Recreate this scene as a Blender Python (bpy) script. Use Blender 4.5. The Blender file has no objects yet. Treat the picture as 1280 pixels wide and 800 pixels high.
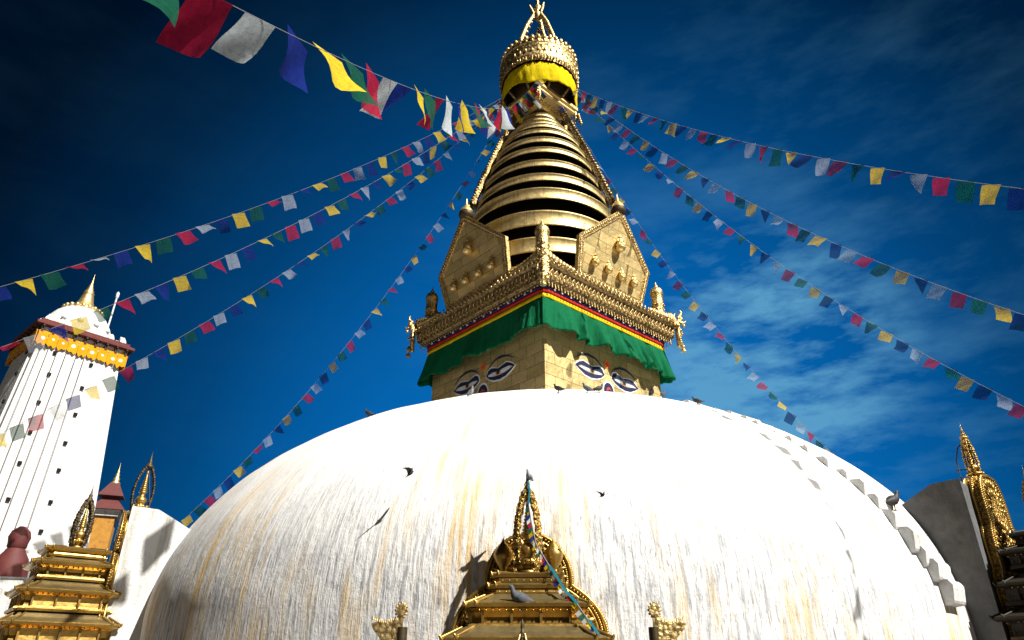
import bpy, bmesh, math, random
from mathutils import Vector, Matrix
random.seed(11)
sc = bpy.context.scene
COL = sc.collection
PI = math.pi
R = math.radians
Q2 = math.sqrt(2)
# ------------------------------------------------------------------ camera
F_PX, PITCH, YAW, ROLL, DIST = 865.15, .4777, -.052, .0033, 20.4348
fw = Vector((math.sin(YAW)*math.cos(PITCH), math.cos(YAW)*math.cos(PITCH), math.sin(PITCH)))
r0 = Vector((math.cos(YAW), -math.sin(YAW), 0)); u0 = r0.cross(fw)
rt = r0*math.cos(ROLL)+u0*math.sin(ROLL); up = -r0*math.sin(ROLL)+u0*math.cos(ROLL)
CAM = Vector((0, -DIST, 0))
def ray(x, y): return (x-640)/F_PX*rt-(y-400)/F_PX*up+fw
def onY(x, y, Y):
    v = ray(x, y); return CAM+v*((Y+DIST)/v.y)
cd = bpy.data.cameras.new('camera'); cam = bpy.data.objects.new('camera', cd); COL.objects.link(cam)
cd.sensor_width = 36; cd.lens = 36*F_PX/1280; cd.clip_end = 5000; cd.clip_start = .05
M = Matrix.Identity(4)
for i in range(3): M[i][0] = rt[i]; M[i][1] = up[i]; M[i][2] = -fw[i]; M[i][3] = CAM[i]
cam.matrix_world = M
sc.camera = cam
GROUND = -1.7
ZC, BZ, RD = .98, 5.92, 10.0
def dome_r(z):
    t = (z-ZC)/BZ
    return RD*math.sqrt(max(0, 1-t*t))
def dome_z(r): return ZC+BZ*math.sqrt(max(0, 1-(r/RD)**2))
# ------------------------------------------------------------------ tagging
def tag(o, label=None, cat=None, group=None, kind=None):
    if label: o['label'] = label
    if cat: o['category'] = cat
    if group: o['group'] = group
    if kind: o['kind'] = kind
    return o
def empty(name, loc=(0, 0, 0), rz=0):
    o = bpy.data.objects.new(name, None); COL.objects.link(o)
    o.location = loc; o.rotation_euler = (0, 0, rz); o.empty_display_size = .2
    return o
# ------------------------------------------------------------------ mesh builder
class MB:
    def __init__(s): s.v = []; s.f = []; s.sm = []; s.mi = []; s.T = Matrix.Identity(4); s.m = 0
    def add(s, vs, fs, smooth=False):
        b = len(s.v); s.v += [s.T @ Vector(v) for v in vs]
        for f in fs: s.f.append([b+i for i in f]); s.sm.append(smooth); s.mi.append(s.m)
    def box(s, c, d, rz=0):
        x, y, z = d[0]/2, d[1]/2, d[2]/2; cs, sn = math.cos(rz), math.sin(rz)
        vs = [(c[0]+a*x*cs-b*y*sn, c[1]+a*x*sn+b*y*cs, c[2]+e*z) for e in (-1, 1) for a, b in ((-1, -1), (1, -1), (1, 1), (-1, 1))]
        s.add(vs, [(3, 2, 1, 0), (4, 5, 6, 7), (0, 1, 5, 4), (1, 2, 6, 5), (2, 3, 7, 6), (3, 0, 4, 7)])
    def rings(s, rs, smooth=True, cap=True, closed=True):
        n = len(rs[0]); vs = [p for r in rs for p in r]; fs = []
        for i in range(len(rs)-1):
            for j in range(n if closed else n-1):
                k = (j+1) % n; fs.append((i*n+j, i*n+k, (i+1)*n+k, (i+1)*n+j))
        s.add(vs, fs, smooth)
        if cap and closed:
            s.add(rs[0], [tuple(range(n))[::-1]]); s.add(rs[-1], [tuple(range(n))])
    def lathe(s, prof, n=24, c=(0, 0, 0), smooth=True, cap=True):
        s.rings([[(c[0]+max(r, 1e-4)*math.cos(2*PI*j/n), c[1]+max(r, 1e-4)*math.sin(2*PI*j/n), c[2]+z) for j in range(n)] for r, z in prof], smooth, cap)
    def tube(s, pts, rad, n=8, smooth=True):
        pts = [Vector(p) for p in pts]; rs = []
        if not isinstance(rad, (list, tuple)): rad = [rad]*len(pts)
        prev = None
        for i, p in enumerate(pts):
            t = (pts[min(i+1, len(pts)-1)]-pts[max(i-1, 0)]).normalized()
            a = prev if prev is not None else (Vector((0, 0, 1)) if abs(t.z) < .9 else Vector((1, 0, 0)))
            b = t.cross(a).normalized(); a = b.cross(t).normalized(); prev = a
            rs.append([p+(a*math.cos(2*PI*j/n)+b*math.sin(2*PI*j/n))*rad[i] for j in range(n)])
        s.rings([[tuple(q) for q in r] for r in rs], smooth)
    def ball(s, c, r, n=8, m=6, sc=(1, 1, 1)):
        prof = [(math.sin(PI*i/m), -math.cos(PI*i/m)) for i in range(m+1)]
        s.rings([[(c[0]+max(a, 1e-3)*r*sc[0]*math.cos(2*PI*j/n), c[1]+max(a, 1e-3)*r*sc[1]*math.sin(2*PI*j/n), c[2]+z*r*sc[2]) for j in range(n)] for a, z in prof], True, False)
    def prism(s, poly, y0, y1, smooth=False):
        """poly in (x,z), extruded along y"""
        n = len(poly)
        s.add([(x, y0, z) for x, z in poly]+[(x, y1, z) for x, z in poly],
              [tuple(range(n)), tuple(range(n, 2*n))[::-1]], False)
        s.add([(x, y0, z) for x, z in poly]+[(x, y1, z) for x, z in poly],
              [(i, n+i, n+(i+1) % n, (i+1) % n) for i in range(n)], smooth)
    def frust(s, polys, cap=True):
        """polys: list of (list of (x,y), z)"""
        s.rings([[(x, y, z) for x, y in p] for p, z in polys], False, cap)
    def build(s, name, mat, parent=None, loc=(0, 0, 0), rot=(0, 0, 0), bevel=0, solid=0):
        me = bpy.data.meshes.new(name); me.from_pydata([tuple(v) for v in s.v], [], s.f)
        mats = mat if isinstance(mat, (list, tuple)) else [mat]
        for m in mats: me.materials.append(m)
        me.polygons.foreach_set('use_smooth', s.sm)
        me.polygons.foreach_set('material_index', s.mi if len(mats) > 1 else [0]*len(s.f))
        bm = bmesh.new(); bm.from_mesh(me); bmesh.ops.recalc_face_normals(bm, faces=bm.faces); bm.to_mesh(me); bm.free()
        uv = me.uv_layers.new(name='uv')
        for p in me.polygons:
            n = p.normal; ax = max(range(3), key=lambda i: abs(n[i]))
            for li in p.loop_indices:
                c = me.vertices[me.loops[li].vertex_index].co
                uv.data[li].uv = ((c.y, c.z), (c.x, c.z), (c.x, c.y))[ax]
        o = bpy.data.objects.new(name, me); COL.objects.link(o)
        o.location = loc; o.rotation_euler = rot
        if parent: o.parent = parent
        if bevel:
            b = o.modifiers.new('bevel', 'BEVEL'); b.width = bevel; b.segments = 2; b.limit_method = 'ANGLE'; b.angle_limit = R(35)
        if solid:
            b = o.modifiers.new('thick', 'SOLIDIFY'); b.thickness = solid; b.offset = 0
        return o
# ------------------------------------------------------------------ materials
def newmat(name):
    m = bpy.data.materials.new(name); m.use_nodes = True
    return m, m.node_tree.nodes, m.node_tree.links, m.node_tree.nodes['Principled BSDF']
def N(ns, t, **k):
    n = ns.new(t)
    for a, b in k.items():
        if a in ('operation', 'blend_type', 'data_type', 'feature', 'noise_dimensions', 'interpolation_type'): setattr(n, a, b)
        else: n.inputs[a].default_value = b
    return n
def mathn(ns, ls, op, a, b=None, clamp=False):
    n = ns.new('ShaderNodeMath'); n.operation = op; n.use_clamp = clamp
    for i, v in enumerate((a, b)):
        if v is None: continue
        if isinstance(v, (int, float)): n.inputs[i].default_value = v
        else: ls.new(v, n.inputs[i])
    return n.outputs[0]
def ramp(ns, ls, fac, stops):
    n = ns.new('ShaderNodeValToRGB'); ls.new(fac, n.inputs[0]); e = n.color_ramp.elements
    while len(e) < len(stops): e.new(.5)
    for i, (p, c) in enumerate(stops):
        e[i].position = p; e[i].color = (c[0], c[1], c[2], 1) if isinstance(c, (tuple, list)) else (c, c, c, 1)
    return n.outputs[0]
def mix(ns, ls, fac, a, b, mode='MIX'):
    n = ns.new('ShaderNodeMix'); n.data_type = 'RGBA'; n.blend_type = mode
    for sock, v in ((n.inputs[0], fac), (n.inputs[6], a), (n.inputs[7], b)):
        if isinstance(v, (int, float)): sock.default_value = v
        elif isinstance(v, (tuple, list)): sock.default_value = (v[0], v[1], v[2], 1)
        else: ls.new(v, sock)
    return n.outputs[2]
def noise(ns, ls, vec, scale, detail=4, rough=.55):
    n = ns.new('ShaderNodeTexNoise'); n.inputs['Scale'].default_value = scale; n.inputs['Detail'].default_value = detail; n.inputs['Roughness'].default_value = rough
    if vec is not None: ls.new(vec, n.inputs['Vector'])
    return n.outputs[0]
def bump(ns, ls, p, h, strength, dist):
    b = ns.new('ShaderNodeBump'); b.inputs['Strength'].default_value = strength; b.inputs['Distance'].default_value = dist
    ls.new(h, b.inputs['Height']); ls.new(b.outputs[0], p.inputs['Normal']); return b
def objco(ns): return ns.new('ShaderNodeTexCoord').outputs['Object']

def gold(name, col=(.62, .42, .14), rough=.38, metal=.85, panel=None, emboss=0, escale=14, patch=.35, dark=(.16, .1, .035)):
    m, ns, ls, p = newmat(name); co = objco(ns)
    n1 = noise(ns, ls, co, 1.7, 5, .6); n2 = noise(ns, ls, co, 11, 5, .65)
    c = mix(ns, ls, ramp(ns, ls, n1, [(.35, 0), (.7, 1)]), col, tuple(k*(1-patch*.6) for k in col))
    c = mix(ns, ls, ramp(ns, ls, n2, [(.52, 0), (.78, patch)]), c, dark)
    h = n2
    if panel:
        b = ns.new('ShaderNodeTexBrick'); uv = ns.new('ShaderNodeUVMap'); ls.new(uv.outputs[0], b.inputs['Vector'])
        b.inputs['Scale'].default_value = 1; b.inputs['Brick Width'].default_value = panel[0]; b.inputs['Row Height'].default_value = panel[1]
        b.inputs['Mortar Size'].default_value = .009; b.inputs['Mortar Smooth'].default_value = .5
        b.inputs['Color1'].default_value = (1, 1, 1, 1); b.inputs['Color2'].default_value = (.72, .74, .66, 1); b.inputs['Mortar'].default_value = (.22, .2, .16, 1)
        c = mix(ns, ls, 1, c, b.outputs['Color'], 'MULTIPLY')
        rr = ramp(ns, ls, n1, [(.3, rough-.08), (.7, rough+.14)]); ls.new(rr, p.inputs['Roughness'])
        h = mathn(ns, ls, 'SUBTRACT', mathn(ns, ls, 'MULTIPLY', noise(ns, ls, co, 2.6, 3), 1.2), mathn(ns, ls, 'MULTIPLY', b.outputs['Fac'], .5))
        bump(ns, ls, p, h, .55, .05)
    elif emboss:
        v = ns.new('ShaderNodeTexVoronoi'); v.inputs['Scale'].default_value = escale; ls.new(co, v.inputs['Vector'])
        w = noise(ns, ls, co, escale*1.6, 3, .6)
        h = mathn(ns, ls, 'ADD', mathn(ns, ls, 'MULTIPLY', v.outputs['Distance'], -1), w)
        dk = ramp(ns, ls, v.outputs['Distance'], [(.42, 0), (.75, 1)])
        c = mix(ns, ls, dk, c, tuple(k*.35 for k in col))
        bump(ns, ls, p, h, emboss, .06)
        p.inputs['Roughness'].default_value = rough
    else:
        rr = ramp(ns, ls, n2, [(.3, rough-.07), (.7, rough+.15)]); ls.new(rr, p.inputs['Roughness'])
        bump(ns, ls, p, mathn(ns, ls, 'ADD', noise(ns, ls, co, 3, 2), mathn(ns, ls, 'MULTIPLY', n2, .3)), .35, .04)
    ls.new(c, p.inputs['Base Color']); p.inputs['Metallic'].default_value = metal
    return m
def plain(name, col, rough=.8, metal=0, var=.25, scale=6, bmp=.3, dirt=None):
    m, ns, ls, p = newmat(name); co = objco(ns); n1 = noise(ns, ls, co, scale, 5, .6)
    c = mix(ns, ls, ramp(ns, ls, n1, [(.3, 0), (.72, 1)]), col, tuple(k*(1-var) for k in col))
    if dirt: c = mix(ns, ls, ramp(ns, ls, noise(ns, ls, co, scale*.6, 6, .7), [(.55, 0), (.72, 1)]), c, dirt)
    ls.new(c, p.inputs['Base Color']); p.inputs['Roughness'].default_value = rough; p.inputs['Metallic'].default_value = metal
    if bmp: bump(ns, ls, p, noise(ns, ls, co, scale*3, 4), bmp, .02)
    return m
def cloth(name, col, trans=.35, alpha=1., prnt=0, rough=.9):
    m, ns, ls, p = newmat(name); co = objco(ns); c = mix(ns, ls, ramp(ns, ls, noise(ns, ls, co, 5, 4), [(.3, 0), (.7, 1)]), col, tuple(k*.72 for k in col))
    if prnt:
        uv = ns.new('ShaderNodeTexCoord').outputs['UV']; mp = ns.new('ShaderNodeMapping'); mp.inputs['Scale'].default_value = (9, 15, 1); ls.new(uv, mp.inputs[0])
        pr = noise(ns, ls, mp.outputs[0], 1., 2, .7)
        pl = ramp(ns, ls, pr, [(.50, 0), (.62, prnt*.8)])
        c = mix(ns, ls, pl, c, tuple(k*.25 for k in col))
    p.inputs['Roughness'].default_value = rough; ls.new(c, p.inputs['Base Color']); p.inputs['Specular IOR Level'].default_value = .15
    out = ns['Material Output']
    tr = ns.new('ShaderNodeBsdfTranslucent'); ls.new(c, tr.inputs[0])
    mx = ns.new('ShaderNodeMixShader'); mx.inputs[0].default_value = trans; ls.new(p.outputs[0], mx.inputs[1]); ls.new(tr.outputs[0], mx.inputs[2])
    last = mx.outputs[0]
    if alpha < 1:
        tp = ns.new('ShaderNodeBsdfTransparent'); m2 = ns.new('ShaderNodeMixShader'); m2.inputs[0].default_value = alpha
        ls.new(tp.outputs[0], m2.inputs[1]); ls.new(last, m2.inputs[2]); last = m2.outputs[0]
    ls.new(last, out.inputs['Surface'])
    return m

def creased(m, sx=9, sz=.8, st=.6):
    ns, ls = m.node_tree.nodes, m.node_tree.links; p = ns['Principled BSDF']; co = objco(ns); mp = ns.new('ShaderNodeMapping'); mp.inputs['Scale'].default_value = (sx, sx, sz); ls.new(co, mp.inputs[0])
    b = bump(ns, ls, p, noise(ns, ls, mp.outputs[0], 1, 4, .6), st, .06); 
    for n_ in ns:
        if n_.type == 'BSDF_TRANSLUCENT': ls.new(b.outputs[0], n_.inputs['Normal'])
    return m
def dome_material():
    m, ns, ls, p = newmat('whitewashed_plaster_streaked'); co = objco(ns)
    sp = ns.new('ShaderNodeSeparateXYZ'); ls.new(co, sp.inputs[0]); X, Y, Z = sp.outputs
    ang = mathn(ns, ls, 'ARCTAN2', Y, X); arc = mathn(ns, ls, 'MULTIPLY', ang, 10.)
    def vec(a, b, w=0):
        c = ns.new('ShaderNodeCombineXYZ'); ls.new(mathn(ns, ls, 'MULTIPLY', arc, a), c.inputs[0]); ls.new(mathn(ns, ls, 'MULTIPLY', Z, b), c.inputs[1]); c.inputs[2].default_value = w
        return c.outputs[0]
    warp = noise(ns, ls, co, 1.2, 3)
    s1 = noise(ns, ls, vec(14, 1.3, 3), 1, 6, .68)      # fine drips
    s2 = noise(ns, ls, vec(4.5, .55, 9), 1, 5, .7)      # broader runs
    s3 = noise(ns, ls, vec(32, 4.5, 1), 1, 4, .65)
    big = noise(ns, ls, co, .35, 4, .6)
    low = mathn(ns, ls, 'MULTIPLY', mathn(ns, ls, 'SUBTRACT', 4.3, Z), .34, True)   # 0 near the top, 1 at the foot
    low = mathn(ns, ls, 'MULTIPLY', low, mathn(ns, ls, 'ADD', .45, mathn(ns, ls, 'MULTIPLY', big, 1.1)), True)
    g = mathn(ns, ls, 'MULTIPLY', ramp(ns, ls, s1, [(.48, 0), (.6, 1)]), low)
    g = mathn(ns, ls, 'MULTIPLY', g, .95)
    g2 = mathn(ns, ls, 'MULTIPLY', ramp(ns, ls, s3, [(.56, 0), (.64, 1)]), mathn(ns, ls, 'MULTIPLY', low, .75))
    base = mix(ns, ls, ramp(ns, ls, s2, [(.4, 0), (.75, 1)]), (.86, .86, .85), (.7, .72, .74))
    crk = noise(ns, ls, co, 3.1, 9, .78); base = mix(ns, ls, ramp(ns, ls, crk, [(.60, 0), (.66, .5)]), base, (.52, .53, .54))
    c = mix(ns, ls, g, base, (.40, .42, .45))
    c = mix(ns, ls, g2, c, (.24, .23, .22))
    # ochre saffron-water stains poured from the top
    o1 = noise(ns, ls, vec(.8, .16, 21), 1, 3, .6); o2 = noise(ns, ls, vec(6.5, .35, 5), 1, 4, .65)
    oc = mathn(ns, ls, 'MULTIPLY', ramp(ns, ls, o1, [(.46, 0), (.58, 1)]), ramp(ns, ls, o2, [(.42, 0), (.58, 1)]))
    fade = ramp(ns, ls, mathn(ns, ls, 'MULTIPLY', Z, 1/7.), [(.0, 1), (.45, .75), (.85, .3)])
    c = mix(ns, ls, mathn(ns, ls, 'MULTIPLY', oc, mathn(ns, ls, 'MULTIPLY', fade, .8)), c, (.76, .49, .12))
    ls.new(c, p.inputs['Base Color']); p.inputs['Roughness'].default_value = .92; p.inputs['Specular IOR Level'].default_value = .15
    h = mathn(ns, ls, 'ADD', mathn(ns, ls, 'MULTIPLY', s1, 1.), mathn(ns, ls, 'MULTIPLY', noise(ns, ls, vec(9, 9, 4), 1, 5, .7), .55))
    h = mathn(ns, ls, 'ADD', h, mathn(ns, ls, 'MULTIPLY', s3, .45))
    bp = bump(ns, ls, p, h, .5, .05); ls.new(mathn(ns, ls, 'ADD', .06, mathn(ns, ls, 'MULTIPLY', low, .6)), bp.inputs['Strength'])
    return m
def plaster(name, streak=.3, grime=(.35, .33, .3), k=1.):
    m, ns, ls, p = newmat(name); co = objco(ns)
    mp = ns.new('ShaderNodeMapping'); mp.inputs['Scale'].default_value = (5, 5, .7); ls.new(co, mp.inputs[0])
    s = noise(ns, ls, mp.outputs[0], 1, 6, .65); b = noise(ns, ls, co, 1.3, 6, .65)
    c = mix(ns, ls, ramp(ns, ls, b, [(.35, 0), (.75, 1)]), (.82*k, .82*k, .8*k), (.68*k, .69*k, .69*k))
    c = mix(ns, ls, ramp(ns, ls, s, [(.50, 0), (.68, streak)]), c, grime)
    ls.new(c, p.inputs['Base Color']); p.inputs['Roughness'].default_value = .93; p.inputs['Specular IOR Level'].default_value = .15
    bump(ns, ls, p, mathn(ns, ls, 'ADD', b, mathn(ns, ls, 'MULTIPLY', noise(ns, ls, co, 9, 5, .7), .3)), .6, .1)
    return m
def ring_material():
    m = gold('gilded_ring_plate', (.95, .74, .34), .48, .98, patch=.4); ns, ls = m.node_tree.nodes, m.node_tree.links; p = ns['Principled BSDF']; co = objco(ns)
    sp = ns.new('ShaderNodeSeparateXYZ'); ls.new(co, sp.inputs[0]); ang = mathn(ns, ls, 'ARCTAN2', sp.outputs[1], sp.outputs[0])
    st = mathn(ns, ls, 'FLOOR', mathn(ns, ls, 'MULTIPLY', sp.outputs[2], .95)); u = mathn(ns, ls, 'ADD', mathn(ns, ls, 'MULTIPLY', ang, 3.1), mathn(ns, ls, 'MULTIPLY', st, .37))
    fr = mathn(ns, ls, 'FRACT', u); seam = ramp(ns, ls, fr, [(.0, 1), (.022, 0)]); 
    wn = ns.new('ShaderNodeTexWhiteNoise'); wn.noise_dimensions = '1D'; ls.new(mathn(ns, ls, 'FLOOR', u), wn.inputs['W'])
    old = p.inputs['Base Color'].links[0].from_socket
    c = mix(ns, ls, ramp(ns, ls, wn.outputs[0], [(0, 0), (1, .45)]), old, (.52, .44, .22))
    streak = ns.new('ShaderNodeMapping'); streak.inputs['Scale'].default_value = (5, 5, .8); ls.new(co, streak.inputs[0])
    c = mix(ns, ls, ramp(ns, ls, noise(ns, ls, streak.outputs[0], 1.6, 5, .7), [(.5, 0), (.72, .6)]), c, (.24, .19, .09))
    c = mix(ns, ls, mathn(ns, ls, 'MULTIPLY', seam, .8), c, (.06, .045, .02)); ls.new(c, p.inputs['Base Color'])
    return m
Mt = dict(
    dome=dome_material(), plaster=plaster('whitewashed_wall', .85, (.36, .34, .30), .84), plaster_tower=plaster('whitewashed_tower_wall', .35, (.45, .45, .46), .84), plaster_grey=plain('shade_grey_plaster', (.135, .14, .15), .95, var=.5, scale=2.4, bmp=.9, dirt=(.06, .06, .06)), plaster_old=plaster('weathered_whitewash', .9, (.28, .26, .22)),  # plaster_grey: right buttress plaster with its shade put into the base colour
    gilt=gold('gilded_copper', (.88, .66, .28), .42, .9), ring=ring_material(),
    plates=gold('gilded_wall_plates', (.94, .74, .37), .54, .96, panel=(.62, .34), patch=.45),
    toran=gold('gilded_plaque_plates', (.94, .74, .37), .54, .94, panel=(.85, .3), patch=.25),
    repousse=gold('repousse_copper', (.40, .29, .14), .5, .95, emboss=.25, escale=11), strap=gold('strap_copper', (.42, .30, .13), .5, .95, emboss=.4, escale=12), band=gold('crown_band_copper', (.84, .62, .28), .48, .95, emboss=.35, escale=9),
    repousse_fine=gold('repousse_copper_fine', (.86, .63, .28), .44, .95, emboss=.3, escale=22), halo=gold('embossed_halo_gilt', (.62, .40, .11), .36, .9, emboss=.9, escale=20),
    shrine=gold('shrine_gilt', (.62, .40, .11), .33, .92, patch=.75, dark=(.10, .065, .02)), shrine_top=gold('weathered_shrine_roof', (.26, .20, .09), .5, .75, patch=.8),
    deepdark=plain('shade_blackened_gilt', (.02, .014, .008), .6, metal=.3), darkmetal=gold('tarnished_dark_copper', (.10, .075, .04), .5, .7, patch=.6), black=plain('shade_and_pupil_black', (.012, .010, .008), .9),  # deepdark: right shrine gilt blackened to paint in its shade
    green=creased(cloth('green_curtain_cloth', (.0, .13, .05), .04)), yellow=creased(cloth('yellow_cloth', (.85, .66, .0), .12), 5, 2, .7), bandyellow=cloth('yellow_band', (.82, .58, .01), .05),
    red=cloth('red_band', (.55, .03, .02), .05), navy=cloth('navy_band', (.03, .03, .16), .05), saffron=cloth('saffron_frill_cloth', (.9, .38, .01), .1),
    whiteptn=cloth('white_ornament_cloth', (.8, .8, .8), .1), darkred=cloth('dark_red_skirt', (.12, .012, .01), .05),
    paintblue=plain('blue_black_paint', (.012, .016, .06), .5, bmp=0), paintwhite=plain('white_paint', (.72, .78, .84), .5, bmp=0), paintred=plain('red_paint', (.55, .05, .04), .5, bmp=0), paintorange=plain('orange_paint', (.6, .16, .02), .5, bmp=0),
    maroon=plain('maroon_painted_plaster', (.12, .022, .02), .7, var=.35, scale=4), redroof=plain('red_painted_eaves', (.17, .035, .03), .75, var=.4, scale=8),
    wood=plain('dark_carved_wood', (.05, .03, .02), .8, scale=9), hole=plain('hole_shade_black', (.006, .006, .006), 1, bmp=0), cord=plain('weathered_cord', (.24, .25, .27), .9, bmp=0),
    cable=plain('dark_cable', (.06, .055, .05), .6, bmp=0), paving=plain('stone_paving', (.11, .10, .09), .9, scale=2), yellowwall=plain('ochre_painted_wall', (.50, .24, .03), .8, var=.3, scale=7, dirt=(.20, .02, .03)),
    pigeon=plain('pigeon_feathers', (.09, .10, .12), .7, var=.6, scale=16, bmp=.2), pigeon_dark=plain('dark_pigeon_feathers', (.03, .03, .035), .6, var=.5, scale=16, bmp=.2), pigeon_pale=plain('pale_pigeon_feathers', (.34, .37, .42), .7, var=.5, scale=14, bmp=.2),
)
FC = {'B': ('blue', (.006, .022, .22)), 'W': ('white', (.60, .68, .80)), 'R': ('red', (.40, .008, .045)), 'G': ('green', (.004, .085, .05)), 'Y': ('yellow', (.74, .55, .025))}
FM = {k: cloth('prayer_flag_'+n, tuple(q*.85 for q in c), .40, .74 if k != 'W' else .40, .55) for k, (n, c) in FC.items()}
FM2 = {k: cloth('bright_prayer_flag_'+n, tuple(min(.9, q*1.25) for q in c), .4, .92, .35) for k, (n, c) in FC.items()}

# ================================================================== SETTING
g = MB(); n = 60
g.add([(-900, -900, 0), (900, -900, 0), (900, 900, 0), (-900, 900, 0)], [(0, 1, 2, 3)])
tag(g.build('ground', Mt['paving'], loc=(0, 0, GROUND)), kind='structure')

# ================================================================== STUPA
stupa = empty('stupa', (0, 0, GROUND))
tag(stupa, 'huge white domed stupa with gilded square tower and stepped golden cone', 'stupa')
def part(mb, name, mat, parent=stupa, loc=(0, 0, 0), rot=(0, 0, 0), **k):
    L = Vector(loc)
    if parent is stupa: L = L-Vector((0, 0, GROUND))
    return mb.build(name, mat, parent, L, rot, **k)
# dome: slightly uneven hand plastered shell
from mathutils import noise as mn
mb = MB(); rs = []; SEG = 320
prof = [(RD+.35, GROUND), (RD+.35, GROUND+.5), (RD+.02, GROUND+.52), (RD, ZC-.6)]
for r, z in prof: rs.append([(r*math.cos(2*PI*j/SEG), r*math.sin(2*PI*j/SEG), z) for j in range(SEG)])
for i in range(0, 121):
    a = (PI/2-.02)*i/120
    row = []
    for j in range(SEG):
        t = 2*PI*j/SEG; x, y, z = RD*math.cos(a)*math.cos(t), RD*math.cos(a)*math.sin(t), ZC+BZ*math.sin(a)
        d = 1+.004*mn.noise(Vector((x*.5, y*.5, z*.5)))+.0016*mn.noise(Vector((x*1.7, y*1.7, z*1.7)))
        row.append((x*d, y*d, ZC+(z-ZC)*d))
    rs.append(row)
mb.rings(rs, True, True); part(mb, 'dome', Mt['dome'])
# ---- staircase ridge up the right flank: rounded plaster treads
def meridian(z): return dome_r(z)
for i in range(32):
    th = R(5+ i*2.9)                        # parametric angle up the dome
    r, z = RD*math.cos(th), ZC+BZ*math.sin(th)
    if z > 6.3: break
    az = R(-45.5-2.3*max(0, (z-1))) if z < 4.4 else R(-53.3)
    s = 1.0 if z < 2.9 else (.72 if z < 3.8 else .45)
    js = random.uniform(.75, 1.15); s *= js; mb = MB(); w = .52*random.uniform(.85, 1.1); az += random.uniform(-.006, .006); z += random.uniform(-.04, .04)
    pr = [(-.6, -.45), (.20*s, -.38*s), (.25*s, -.05), (.18*s, .04*s), (.0, .07*s), (-.6, .09*s)]
    for jj in range(1): mb.prism(pr, -w/2, w/2)
    o = part(mb, 'stair_tread', Mt['plaster'], loc=(r*math.cos(az), r*math.sin(az), z), rot=(random.uniform(-.05, .05), random.uniform(-.04, .04), az), bevel=.08)
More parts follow.
